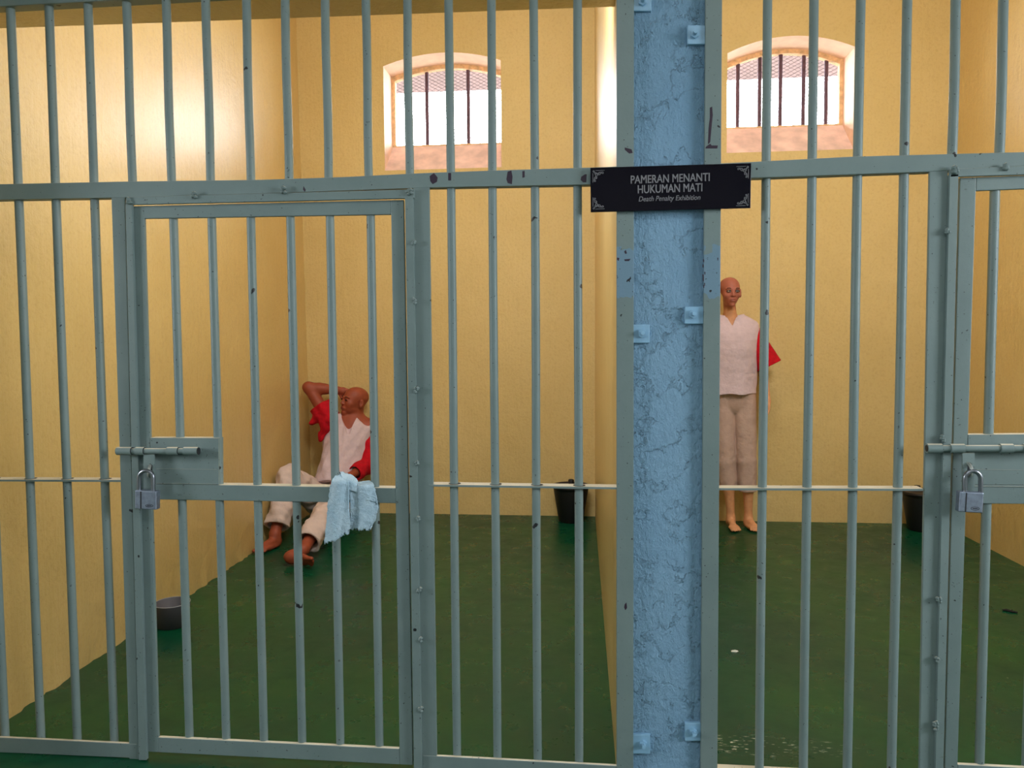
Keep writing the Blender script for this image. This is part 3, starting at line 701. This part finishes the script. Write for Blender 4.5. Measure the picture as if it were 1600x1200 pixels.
# ---------------------------------------------------------------- mannequins: smooth-union solids turned into one skin
class Field:
    def __init__(s, lo, hi, h):
        s.h = h; s.lo = np.array(lo, float); n = np.ceil((np.array(hi) - s.lo) / h).astype(int) + 1
        s.ax = [s.lo[i] + h * np.arange(n[i]) for i in range(3)]; s.D = np.full(tuple(n), 0.5, np.float32)
    def reg(s, lo, hi):
        sl = []
        for i in range(3):
            a = int(np.clip(math.floor((lo[i] - s.lo[i]) / s.h), 0, len(s.ax[i]) - 1)); b = int(np.clip(math.ceil((hi[i] - s.lo[i]) / s.h) + 1, a + 1, len(s.ax[i])))
            sl.append(slice(a, b))
        return tuple(sl), [s.ax[0][sl[0]][:, None, None], s.ax[1][sl[1]][None, :, None], s.ax[2][sl[2]][None, None, :]]
    def put(s, fn, lo, hi, k, sub=False):
        pad = max(k, .004) * 1.2 + 3 * s.h
        r, (x, y, z) = s.reg([v - pad for v in lo], [v + pad for v in hi]); d = fn(x, y, z).astype(np.float32); D = s.D[r]
        if sub:
            d = -d; h = np.clip(.5 - .5 * (d - D) / max(k, 1e-6), 0, 1); s.D[r] = d * (1 - h) + D * h + max(k, 0) * h * (1 - h)
        else:
            h = np.clip(.5 + .5 * (d - D) / max(k, 1e-6), 0, 1); s.D[r] = d * (1 - h) + D * h - max(k, 0) * h * (1 - h)
        return s
    def cap(s, a, b, ra, rb=None, k=.02, sub=False, ext=0.0):
        rb = ra if rb is None else rb; a = np.array(a, float); b = np.array(b, float); ab = b - a; L2 = ab @ ab
        def fn(x, y, z):
            t = np.clip(((x - a[0]) * ab[0] + (y - a[1]) * ab[1] + (z - a[2]) * ab[2]) / L2, 0, 1)
            return np.sqrt((x - a[0] - t * ab[0]) ** 2 + (y - a[1] - t * ab[1]) ** 2 + (z - a[2] - t * ab[2]) ** 2) - (ra + (rb - ra) * t)
        m_ = max(ra, rb); return s.put(fn, np.minimum(a, b) - m_, np.maximum(a, b) + m_, k, sub)
    def ell(s, c, r, k=.02, rot=None, sub=False):
        c = np.array(c, float); Mx = np.eye(3) if rot is None else np.array(rot)
        def fn(x, y, z):
            X, Y, Z = x - c[0], y - c[1], z - c[2]
            p = [Mx[i, 0] * X + Mx[i, 1] * Y + Mx[i, 2] * Z for i in range(3)]
            k0 = np.sqrt(sum((p[i] / r[i]) ** 2 for i in range(3))); k1 = np.sqrt(sum((p[i] / r[i] ** 2) ** 2 for i in range(3)))
            return k0 * (k0 - 1) / np.maximum(k1, 1e-6)
        m_ = max(r); return s.put(fn, c - m_, c + m_, k, sub)
    def plane(s, p, n, k=0.0):
        """keep the side the normal points away from"""
        n = np.array(n, float); n /= np.linalg.norm(n)
        x, y, z = s.ax[0][:, None, None], s.ax[1][None, :, None], s.ax[2][None, None, :]
        s.D = np.maximum(s.D, ((x - p[0]) * n[0] + (y - p[1]) * n[1] + (z - p[2]) * n[2]).astype(np.float32)); return s
    def folds(s, fn): 
        x, y, z = s.ax[0][:, None, None], s.ax[1][None, :, None], s.ax[2][None, None, :]
        s.D = s.D + fn(x, y, z).astype(np.float32); return s
    def mesh(s, name):
        D = s.D; D[0] = D[-1] = .1; D[:, 0] = D[:, -1] = .1; D[:, :, 0] = D[:, :, -1] = .1
        I = D < 0; cnt = sum(I[i:I.shape[0] - 1 + i, j:I.shape[1] - 1 + j, k:I.shape[2] - 1 + k].astype(np.int8) for i in (0, 1) for j in (0, 1) for k in (0, 1))
        ci, cj, ck = np.nonzero((cnt > 0) & (cnt < 8)); idx = np.full(cnt.shape, -1, np.int64); idx[ci, cj, ck] = np.arange(len(ci))
        off = [(i, j, k) for i in (0, 1) for j in (0, 1) for k in (0, 1)]; val = {o: D[ci + o[0], cj + o[1], ck + o[2]] for o in off}
        P = np.zeros((len(ci), 3)); N_ = np.zeros(len(ci))
        for a in off:
            for ax in range(3):
                if a[ax]: continue
                b = list(a); b[ax] = 1; b = tuple(b); va, vb = val[a], val[b]; mk = (va < 0) != (vb < 0)
                t = np.where(mk, va / np.where(mk, va - vb, 1), 0)
                q = np.array(a, float)[None, :] + t[:, None] * (np.array(b, float) - np.array(a, float))[None, :]
                P += q * mk[:, None]; N_ += mk
        P = P / N_[:, None] + np.stack([ci, cj, ck], 1); P = P * s.h + s.lo
        Q = []
        for ax in range(3):
            sh = [slice(None)] * 3; s2 = [slice(None)] * 3; sh[ax] = slice(0, -1); s2[ax] = slice(1, None)
            A, B = I[tuple(sh)], I[tuple(s2)]; e = np.nonzero(A != B); fl = A[e]
            u, v = [(1, 2), (2, 0), (0, 1)][ax]; cs = []
            for du, dv in ((-1, -1), (0, -1), (0, 0), (-1, 0)):
                c = [e[0].copy(), e[1].copy(), e[2].copy()]; c[u] = c[u] + du; c[v] = c[v] + dv; cs.append(idx[c[0], c[1], c[2]])
            q = np.stack(cs, 1); q[~fl] = q[~fl][:, ::-1]; Q.append(q)
        Q = np.concatenate(Q); Q = Q[(Q >= 0).all(1)]
        # light smoothing along the surface
        for _ in range(2):
            acc = np.zeros_like(P); n_ = np.zeros(len(P))
            for a, b in ((0, 1), (1, 2), (2, 3), (3, 0)):
                np.add.at(acc, Q[:, a], P[Q[:, b]]); np.add.at(n_, Q[:, a], 1); np.add.at(acc, Q[:, b], P[Q[:, a]]); np.add.at(n_, Q[:, b], 1)
            P = P * .5 + .5 * acc / np.maximum(n_, 1)[:, None]
        me = bpy.data.meshes.new(name); me.from_pydata(P.tolist(), [], Q.tolist()); me.update()
        me.polygons.foreach_set('use_smooth', [True] * len(me.polygons)); return me

def frame(fwd, up=(0, 0, 1)):
    """rows: right, forward, up of a head"""
    f = Vector(fwd).normalized(); r_ = f.cross(Vector(up)).normalized(); u_ = r_.cross(f)
    return r_, f, u_
def head(fd, c, fwd, up=(0, 0, 1), s=1.0, male=False):
    r_, f, u_ = frame(fwd, up); rot = [list(r_), list(f), list(u_)]
    P = lambda x, y, z: Vector(c) + (r_ * x + f * y + u_ * z) * s
    E = lambda x, y, z, a, b, d, k=.012, sub=False: fd.ell(P(x, y, z), (a * s, b * s, d * s), k, rot, sub)
    E(0, -.014, .034, .069, .090, .068, .02)                         # cranium
    E(0, .028, -.018, .054 if male else .051, .058, .074, .03)                         # face
    E(0, .030, -.060, .045 if male else .036, .042, .030, .02)       # jaw
    E(0, .068, -.088, .020 if male else .017, .016, .015, .018)      # chin
    for sx in (-1, 1):
        E(sx * .038, .052, -.022, .018, .022, .02, .02)              # cheekbone
        E(sx * .029, .087, .006, .0165, .013, .0095, .008, True)     # eye socket
        fd.cap(P(sx * .012, .085, .019), P(sx * .046, .072, .021), .006 * s, .005 * s, .010)   # brow ridge
        E(sx * .029, .0755, .003, .0135, .0115, .0085, .004)         # eyeball under the lid
        # ear: shell with a hollow
        E(sx * .077, -.016, -.008, .0105, .017, .032, .003); E(sx * .085, -.006, -.003, .007, .010, .017, .003, True)
    fd.cap(P(0, .082, .012), P(0, .0945, -.024), .0075 * s, .0090 * s, .012)                      # nose
    E(0, .096, -.026, .0105, .008, .0075, .007); E(.011, .088, -.028, .0075, .008, .006, .006); E(-.011, .088, -.028, .0075, .008, .006, .006)
    E(0, .080, -.057, .024, .012, .014, .012)          # lips
    return P, (r_, f, u_)
def face_parts(P, ax, body, s, closed, eyem, lipm):
    r_, f, u_ = ax
    for sx in (-1, 1):
        mb = MB()   # painted brow
        mb.tube([P(sx * .012, .0865, .0195), P(sx * .024, .0865, .0245), P(sx * .036, .0815, .0245), P(sx * .047, .073, .019)], [.0022 * s, .003 * s, .0026 * s, .001 * s], 8); mb.build('eyebrow', M['brow'], body)
        mb = MB()
        def oval(mb, cx, cz, a, b, yo, mat):
            ring = []; n = 16
            for t in range(n):
                x = cx + a * cos(2 * pi * t / n); z = cz + b * sin(2 * pi * t / n)
                ring.append(mb.bm.verts.new(P(sx * x, yo - ((x - .029) / .0135) ** 2 * .003 - .30 * max(0, x - .029), z)))
            cv = mb.bm.verts.new(P(sx * cx, yo + .0012, cz))
            for t in range(n):
                q = (cv, ring[t], ring[(t + 1) % n]); fc = mb.bm.faces.new(q if sx > 0 else q[::-1]); fc.material_index = mat; fc.smooth = True
        if closed: oval(mb, .029, .003, .0135, .0042, .0872, 0)
        else: oval(mb, .0295, .004, .0165, .0088, .0872, 0); oval(mb, .029, .003, .0085, .0036, .0886, 1); oval(mb, .0285, .0032, .0042, .0038, .0900, 0)
        mb.build('eye', [M['eyed'], M['eyew']], body)
    mb = MB(); N_ = 10
    for up, z0, rr, yo in ((1, -.0525, .0034, .0915), (0, -.0612, .0042, .0905)):
        xs = [(-1 + 2 * k / N_) for k in range(N_ + 1)]
        mb.tube([P(x * .0225, yo - x * x * .0075, z0 + (.0012 * math.cos(x * 9) - .003 * x * x if up else .0045 * x * x)) for x in xs], [rr * s * max(.18, (1 - abs(x) ** 2.2)) for x in xs], 8, mat=0 if not up else 1)
    mb.build('lips', [lipm, M['lipd']], body)
def hand(fd, wrist, dirv, palm_n, thumb_side, s=1.0, curl=.5):
    """palm with five separate bent fingers; palm_n points out of the palm"""
    d = Vector(dirv).normalized(); n = Vector(palm_n); n = (n - d * n.dot(d)).normalized(); t = d.cross(n) * thumb_side
    w = Vector(wrist); c = w + d * .045 * s
    rot = [list(t), list(n), list(d)]
    fd.ell(c, (.038 * s, .015 * s, .048 * s), .012, rot)
    fd.cap(w, c, .024 * s, .02 * s, .015)
    for i, (off, L) in enumerate(((.028, .072), (.0095, .080), (-.0095, .074), (-.028, .058))):
        b0 = w + d * (.088 - abs(off) * .25) * s + t * off * s; a = curl * (1 + .12 * i)
        d1 = d * cos(a) + n * sin(a); d2 = d * cos(a * 2.1) + n * sin(a * 2.1); d3 = d * cos(a * 2.8) + n * sin(a * 2.8)
        p1 = b0 + d1 * L * .48 * s; p2 = p1 + d2 * L * .3 * s; p3 = p2 + d3 * L * .22 * s
        fd.cap(b0 - d * .012 * s, p1, .0088 * s, .008 * s, .004); fd.cap(p1, p2, .008 * s, .0074 * s, .003); fd.cap(p2, p3, .0074 * s, .0064 * s, .003)
    b0 = w + d * .03 * s + t * .03 * s; p1 = b0 + (t * .7 + d * .6 + n * .3).normalized() * .036 * s; p2 = p1 + (t * .3 + d * .9 + n * .4).normalized() * .03 * s
    fd.cap(b0, p1, .012 * s, .0095 * s, .008); fd.cap(p1, p2, .0095 * s, .0078 * s, .004)
def foot(fd, heel, toe, upv, s=1.0, big=1):
    """heel and toe points at sole height; big = side of the big toe (+1 to the right seen from the heel)"""
    h, t = Vector(heel), Vector(toe); d = (t - h).normalized(); u_ = Vector(upv); u_ = (u_ - d * u_.dot(d)).normalized(); q = d.cross(u_) * big; L = (t - h).length
    rot = [list(q), list(d), list(u_)]
    A = lambda x, y, z: h + q * x + d * y + u_ * z
    fd.ell(A(0, .032, .030), (.031 * s, .038 * s, .030 * s), .012, rot)
    fd.cap(A(0, .045, .045), A(.006, L * .62, .030), .031 * s, .023 * s, .02)
    fd.ell(A(.004, L * .70, .020), (.043 * s, .045 * s, .019 * s), .015, rot)
    fd.cap(A(-.016, .04, .016), A(-.02, L * .6, .014), .016 * s, .017 * s, .012)
    for i, (x, l, r) in enumerate(((.030, 1.0, .0125), (.011, 1.0, .0088), (-.005, .965, .0082), (-.020, .92, .0078), (-.033, .865, .0074))):
        fd.cap(A(x * .9, L * .76, .016), A(x, L * l - r, r + .002), r * 1.05 * s, r * s, .004)

# ---- standing figure
st = thing('mannequin', 'bald standing mannequin in a white shirt with red sleeves, barefoot beside the pillar', 'mannequin', (1.06, 3.25, 0))
HC = (at(1142, 456, y=3.15)[0], 3.19, at(1141, 455.3, y=3.12)[2])
fd = Field((.68, 2.98, -.01), (1.44, 3.44, 1.80), .0042)
P_, AX_ = head(fd, HC, (.10, -1, -.03), s=1.0)
cx = .997
fd.cap((HC[0], 3.215, HC[2] - .06), (cx + .006, 3.25, 1.465), .039, .048, .03)
fd.cap((cx - .13, 3.262, 1.412), (cx + .13, 3.262, 1.412), .044, .044, .05); fd.cap((cx, 3.25, 1.475), (cx + .09, 3.258, 1.445), .038, .036, .03); fd.cap((cx, 3.25, 1.475), (cx - .09, 3.258, 1.445), .038, .036, .03)
fd.ell((cx + .005, 3.25, 1.30), (.138, .092, .165), .05); fd.ell((1.012, 3.245, 1.10), (.112, .082, .13), .05); fd.ell((1.026, 3.255, .96), (.118, .078, .10), .04)
fd.cap((cx - .06, 3.175, 1.30), (cx - .06, 3.18, 1.295), .048, .046, .03); fd.cap((cx + .065, 3.175, 1.30), (cx + .065, 3.18, 1.295), .048, .046, .03)
for hip, knee, ank, toe in (((.965, 3.25, .86), (.985, 3.235, .48), (1.018, 3.262, .075), (1.028, 3.080, 0)), ((1.105, 3.25, .86), (1.125, 3.235, .48), (1.142, 3.265, .075), (1.168, 3.082, 0))):
    fd.cap(hip, knee, .066, .05, .03); fd.cap(knee, ank, .046, .027, .02); fd.cap((knee[0], knee[1] + .02, .36), (knee[0] + .01, knee[1] + .02, .28), .045, .036, .03)
    d = Vector(toe) - Vector((ank[0], ank[1], 0)); d.normalize(); heel = Vector((ank[0], ank[1], 0)) - d * .045 + Vector((0, 0, .004))
    foot(fd, heel, Vector(toe) + Vector((0, 0, .004)), (0, 0, 1), .9, 1 if ank[0] < 1.08 else -1); fd.cap(ank, Vector(ank) - Vector((0, 0, .035)), .028, .03, .015)
hand_args = []
for sx, el, wr in ((1, (1.232, 3.285, 1.13), (1.246, 3.19, .905)), (-1, (.775, 3.285, 1.13), (.765, 3.19, .905))):
    sh = (cx + sx * .155, 3.262, 1.395)
    fd.cap(sh, el, .040, .036, .03); fd.cap(el, wr, .036, .023, .02)
    hand(fd, wr, (0.02 * sx, -.14, -1), (-sx, -.25, 0), 1 if sx > 0 else -1, .86, .42)
fd.plane((0, 0, 0.001), (0, 0, -1))
body = link('body', fd.mesh('body'), M['skinf'], st)
face_parts(P_, AX_, body, 1.0, False, None, M['lip'])
# shirt
def tabf(tab):
    zs, vs = zip(*tab); return lambda z: np.interp(z, zs, vs)
rx = tabf([(.94, .186), (1.1, .185), (1.3, .195), (1.40, .203), (1.44, .199), (1.46, .186), (1.485, .146), (1.51, .098)])
ry = tabf([(.94, .135), (1.02, .128), (1.1, .124), (1.2, .130), (1.27, .136), (1.33, .133), (1.38, .120), (1.42, .101), (1.44, .088), (1.465, .072), (1.485, .066), (1.51, .06)])
def shell(x, y, z):
    fold = .005 * np.sin((x - .9) * 38 + np.sin(z * 5) * 1.2) * np.clip((1.25 - z) / .3, 0, 1) + .004 * np.exp(-((x - 1.10 - .25 * (1.3 - z)) / .012) ** 2) * np.clip((1.34 - z) / .1, 0, 1)
    yc = 3.245 + 0 * z
    d = (np.sqrt(((x - cx - .006 * (1.4 - z)) / rx(z)) ** 2 + ((y - yc) / ry(z)) ** 2) - 1) * np.minimum(rx(z), ry(z)) * 1.05 + fold
    d = np.maximum(d, -(d + .010))
    d = np.maximum(np.maximum(d, .957 + .004 * np.sin(x * 40) - z), z - (1.492 + .25 * np.abs(x - cx) * (np.abs(x - cx) > .04)))
    notch = np.maximum(np.abs(x - cx - .001) - (z - 1.432) * .52, y - 3.22)
    return np.maximum(d, -notch)
fd = Field((.76, 3.05, .93), (1.24, 3.44, 1.56), .0032); fd.put(shell, (.8, 3.1, .95), (1.2, 3.4, 1.55), 0.0)
link('shirt', fd.mesh('shirt'), M['shirt'], st)
for sx in (1, -1):
    a = np.array((cx + sx * .135, 3.262, 1.42)); b = np.array((cx + sx * .268, 3.235, 1.15)); e = b + (b - a) * .3; n = (b - a) / np.linalg.norm(b - a)
    n2 = n + np.array((-sx * .25, 0, -.1)) * 0
    fd = Field(np.minimum(a, b) - .14, np.maximum(a, b) + .14, .0042)
    ra, rb = .058, .090; slope = (rb - ra)
    fd.cap(a, e, ra, ra + slope * 1.3, 0.0); fd.cap(a + n * .03, e + n * .05, ra - .006, ra + slope * 1.32 - .008, 0.0, True); fd.plane(b, n2)
    link('sleeve', fd.mesh('sleeve'), M['redc'], st)
# trousers
fd = Field((.80, 3.06, .2), (1.27, 3.44, 1.04), .0042)
legs = (((.946, 3.25, .86), (.974, 3.245, .48), (1.002, 3.258, .20), .298), ((1.100, 3.25, .86), (1.115, 3.245, .48), (1.134, 3.258, .18), .262))
fd.ell((1.024, 3.25, .98), (.158, .11, .09), .03)
fd.ell((1.024, 3.25, .90), (.10, .088, .10), .02)
for hip, knee, hem, zc in legs: fd.cap((hip[0], hip[1], hip[2] + .1), knee, .0835, .0725, .006); fd.cap(knee, hem, .0725, .061, .006)
fd.folds(lambda x, y, z: .002 * np.sin(x * 60 + z * 6) + .0012 * np.sin(z * 30 + x * 25))
r_, (x, y, z) = fd.reg((.8, 3.0, .2), (1.3, 3.5, 1.1))
for hip, knee, hem, zc in legs: fd.cap(Vector(knee).lerp(Vector(hem), .5), Vector(hem) - Vector((0, 0, .1)), .052, .050, 0.0, True)
fd.D = np.maximum(fd.D, np.where(x < 1.064, .298 - z, .262 - z).astype(np.float32)); fd.plane((0, 0, 1.0), (0, 0, 1))
link('trousers', fd.mesh('trousers'), M['pants'], st)

# ---- seated figure
se = thing('mannequin', 'bald seated mannequin leaning in the corner, one arm raised behind its head', 'mannequin', (-1.85, 3.0, 0))
h = .0046
fd = Field((-2.16, 1.98, -.01), (-1.42, 3.52, 1.08), h)
HS = (-1.745, 3.325, .895)
P_, AX_ = head(fd, HS, (-.68, -.73, .17), (.10, -.02, 1), s=1.06, male=True)
neck0, neck1 = (-1.735, 3.345, .86), (-1.755, 3.345, .735)
fd.cap(neck0, neck1, .056, .062, .03)
shR, elR, wrR = (-1.925, 3.30, .745), (-2.085, 3.29, 1.0), (-1.885, 3.36, .975)
shL, elL, wrL = (-1.645, 3.345, .695), (-1.615, 3.20, .43), (-1.685, 2.99, .385)
fd.cap(shR, shL, .058, .058, .05); fd.cap((-1.75, 3.345, .755), shL, .052, .055, .04)
fd.ell((-1.785, 3.30, .60), (.15, .10, .18), .05); fd.ell((-1.81, 3.22, .38), (.13, .10, .18), .05); fd.ell((-1.83, 3.14, .17), (.15, .13, .13), .05)
fd.cap(shR, elR, .052, .040, .03); fd.cap(elR, wrR, .043, .028, .02); fd.cap(Vector(elR) * .6 + Vector(wrR) * .4, Vector(elR) * .45 + Vector(wrR) * .55, .038, .036, .03)
hand(fd, wrR, (.9, .32, -.3), (.25, -.9, -.1), 1, .95, .3)
fd.cap(shL, elL, .05, .04, .03); fd.cap(elL, wrL, .04, .027, .02); hand(fd, wrL, (-.8, -.5, -.08), (0, .1, -1), -1, .95, .35)
kR, aR = (-2.03, 2.755, .415), (-2.035, 2.50, .085); kL, aL = (-1.69, 2.64, .27), (-1.717, 2.17, .08)
for hip, kn, an in (((-1.91, 3.1, .14), kR, aR), ((-1.75, 3.1, .14), kL, aL)):
    fd.cap(hip, kn, .085, .055, .03); fd.cap(kn, an, .054, .034, .02); q = Vector(kn).lerp(Vector(an), .35); fd.cap(q, q + (Vector(an) - Vector(kn)) * .15, .056, .048, .03)
foot(fd, (-2.02, 2.535, .006), (-2.075, 2.305, .006), (0, 0, 1), 1.0, 1); fd.cap(aR, Vector(aR) - Vector((0, 0, .04)), .034, .034, .02)
foot(fd, (-1.815, 2.09, .034), (-1.595, 2.02, .038), (0.15, .80, .6), 1.0, 1); fd.cap(aL, (-1.765, 2.10, .05), .034, .034, .02)
fd.plane((0, 0, 0.001), (0, 0, -1)); fd.plane((0, BK - .012, 0), (0, 1, 0))
body = link('body', fd.mesh('body'), M['skinm'], se)
face_parts(P_, AX_, body, 1.06, True, None, M['lipd'])
# shirt
fd = Field((-2.14, 2.90, .1), (-1.44, 3.52, .95), h)
fd.cap((-1.905, 3.295, .735), (-1.65, 3.34, .69), .074, .070, .05)
fd.ell((-1.785, 3.285, .60), (.185, .128, .19), .05); fd.cap((-1.795, 3.26, .52), (-1.825, 3.11, .25), .165, .175, .05)
fd.folds(lambda x, y, z: .005 * np.sin((x + z * .35) * 48) * np.clip((.75 - z) / .3, 0, 1) + .004 * np.sin(z * 38 + x * 60) * np.clip((.6 - z) / .3, 0, 1) + .002 * np.sin(x * 85 - z * 50) - .006 * np.exp(-((x + 1.775 - .1 * (.7 - z)) / .009) ** 2) * (z < .72) - .004 * np.exp(-((x + 1.86 + .25 * (.6 - z)) / .012) ** 2))
fd.cap((-1.80, 3.235, .38), (-1.83, 3.02, .12), .135, .150, 0.0, True)
fd.cap((-1.75, 3.35, .74), (-1.735, 3.33, .90), .078, .085, .008, True)
v = at(544, 675, y=3.21); v = at(544, 676, y=3.17); fd.cap((-1.765, 3.25, .79), v, .06, .012, .004, True); fd.cap((-1.70, 3.31, .81), at(577, 662, y=3.26), .05, .03, .004, True)
fd.plane((-1.82, 3.07, .30), (0, -.5, -.86)); fd.plane((0, BK - .008, 0), (0, 1, 0)); fd.plane((-2.125, 0, 0), (-1, 0, 0))
link('shirt', fd.mesh('shirt'), M['shirt'], se)
# sleeves
fd = Field((-2.14, 3.05, .55), (-1.82, 3.5, .98), h)
a, b = np.array(shR), np.array(shR) * .52 + np.array(elR) * .48
fd.cap(a + (.02, 0, -.02), b + (b - a) * .3, .084, .092, 0.02)
fd.cap(at(487, 662, y=3.20), at(506, 642, y=3.22), .018, .078, .03); fd.cap(at(500, 688, y=3.2), at(512, 655, y=3.2), .014, .066, .03)
fd.folds(lambda x, y, z: .004 * np.sin(x * 60 + z * 45))
fd.cap(a + (b - a) * .3, b + (b - a) * .8, .070, .082, 0, True); fd.cap(at(478, 668, y=3.18), at(500, 668, y=3.2), .022, .028, .01, True)
fd.plane(b, (b - a)); fd.plane((-2.12, 0, 0), (-1, 0, 0))
link('sleeve', fd.mesh('sleeve'), M['redc'], se)
fd = Field((-1.75, 2.9, .28), (-1.42, 3.5, .82), h)
fd.cap(shL, elL, .062, .064, .03); fd.cap(elL, Vector(elL).lerp(Vector(wrL), .75), .064, .058, .03)
fd.folds(lambda x, y, z: .004 * np.sin(z * 55 + y * 40) + .003 * np.sin(y * 80 - x * 30))
fd.cap(Vector(elL).lerp(Vector(wrL), .3), Vector(elL).lerp(Vector(wrL), 1.3), .045, .047, 0, True); fd.plane(Vector(elL).lerp(Vector(wrL), .72), Vector(wrL) - Vector(elL)); fd.plane((0, BK - .01, 0), (0, 1, 0))
link('sleeve', fd.mesh('sleeve'), M['redc'], se)
# trousers
fd = Field((-2.16, 2.10, -.01), (-1.50, 3.45, .62), h)
fd.ell((-1.83, 3.14, .18), (.185, .165, .165), .04)
hR, hL = (-2.034, 2.53, .13), (-1.713, 2.235, .108)
for hip, kn, hm in (((-1.91, 3.08, .17), kR, hR), ((-1.755, 3.08, .17), kL, hL)):
    fd.cap(hip, kn, .112, .082, .04); fd.cap(kn, hm, .080, .078, .03)
fd.folds(lambda x, y, z: .004 * np.sin(x * 50 + y * 30 + z * 20) + .004 * np.sin(z * 60 - y * 40 + x * 20) + .002 * np.sin(y * 95 + z * 70))
for kn, hm in ((kR, hR), (kL, hL)):
    kn, hm = Vector(kn), Vector(hm); fd.cap(kn.lerp(hm, .55), hm + (hm - kn) * .3, .056, .066, 0, True)
x, y, z = fd.ax[0][:, None, None], fd.ax[1][None, :, None], fd.ax[2][None, None, :]
nR = np.array(hR) - np.array(kR); nR /= np.linalg.norm(nR); nL = np.array(hL) - np.array(kL); nL /= np.linalg.norm(nL)
dR = (x - hR[0]) * nR[0] + (y - hR[1]) * nR[1] + (z - hR[2]) * nR[2]; dL = (x - hL[0]) * nL[0] + (y - hL[1]) * nL[1] + (z - hL[2]) * nL[2]
fd.D = np.maximum(fd.D, np.where(x < -1.87, np.where(y < 2.75, dR, -1), np.where(y < 2.6, dL, -1)).astype(np.float32))
fd.plane((0, 0, 0.003), (0, 0, -1)); fd.plane((-2.135, 0, 0), (-1, 0, 0))
link('trousers', fd.mesh('trousers'), M['pants2'], se)

# ---------------------------------------------------------------- light
w = bpy.data.worlds.new('overcast'); bpy.context.scene.world = w; w.use_nodes = True
bg = w.node_tree.nodes['Background']; bg.inputs[0].default_value = (0.90, 0.94, 1.0, 1); bg.inputs[1].default_value = 29.0
def area(name, loc, rot, sx, sy, power, col=(1, 1, 1), portal=False):
    l = bpy.data.lights.new(name, 'AREA'); l.shape = 'RECTANGLE'; l.size = sx; l.size_y = sy; l.energy = power; l.color = col
    o = bpy.data.objects.new(name, l); C.objects.link(o); o.location = loc; o.rotation_euler = rot
    if portal: l.cycles.is_portal = True
    return o
for W in (W1, W2): area('daylight_portal', ((W['lx'] + W['rx']) / 2, W['y'] + .36, (W['zb'] + W['apex']) / 2 + .05), (R(-90), 0, 0), W['rx'] - W['lx'], W['apex'] - W['zb'], 1, portal=True)
for x, ya, yb, za, zb in SIDE: area('daylight_portal', (x * 1.004, (ya + yb) / 2, (za + zb) / 2), (0, R(90 if x > 0 else -90), 0), zb - za, yb - ya, 1, portal=True)
area('overhead_fill', (0.2, -2.9, 3.54), (0, 0, 0), 2.4, .6, 45, (.97, .98, 1.0))  # unseen hall fill, added to light the grilles from the front
for x in (-.40, 1.42): area('over_door_fill', (x, .29, 2.75), (R(66), 0, R(9 if x < 0 else 0)), .7, .4, 40, (.96, .98, 1.0))  # unseen fills above the gates, added to even out the cell walls
for x in (-.45, 1.1): area('overhead_fill', (x, 1.2, CZ - .06), (0, 0, 0), .8, .5, 32, (0.94, .97, 1.0))  # unseen overhead fills, added to brighten the cells
sc = bpy.context.scene
sc.view_settings.view_transform = 'Standard'; sc.view_settings.look = 'None'; sc.view_settings.exposure = 0.0; sc.view_settings.gamma = 1.0
sc.view_settings.use_curve_mapping = False
sc.cycles.use_denoising = True; sc.cycles.max_bounces = 10; sc.cycles.diffuse_bounces = 6; sc.cycles.sample_clamp_indirect = 8.0
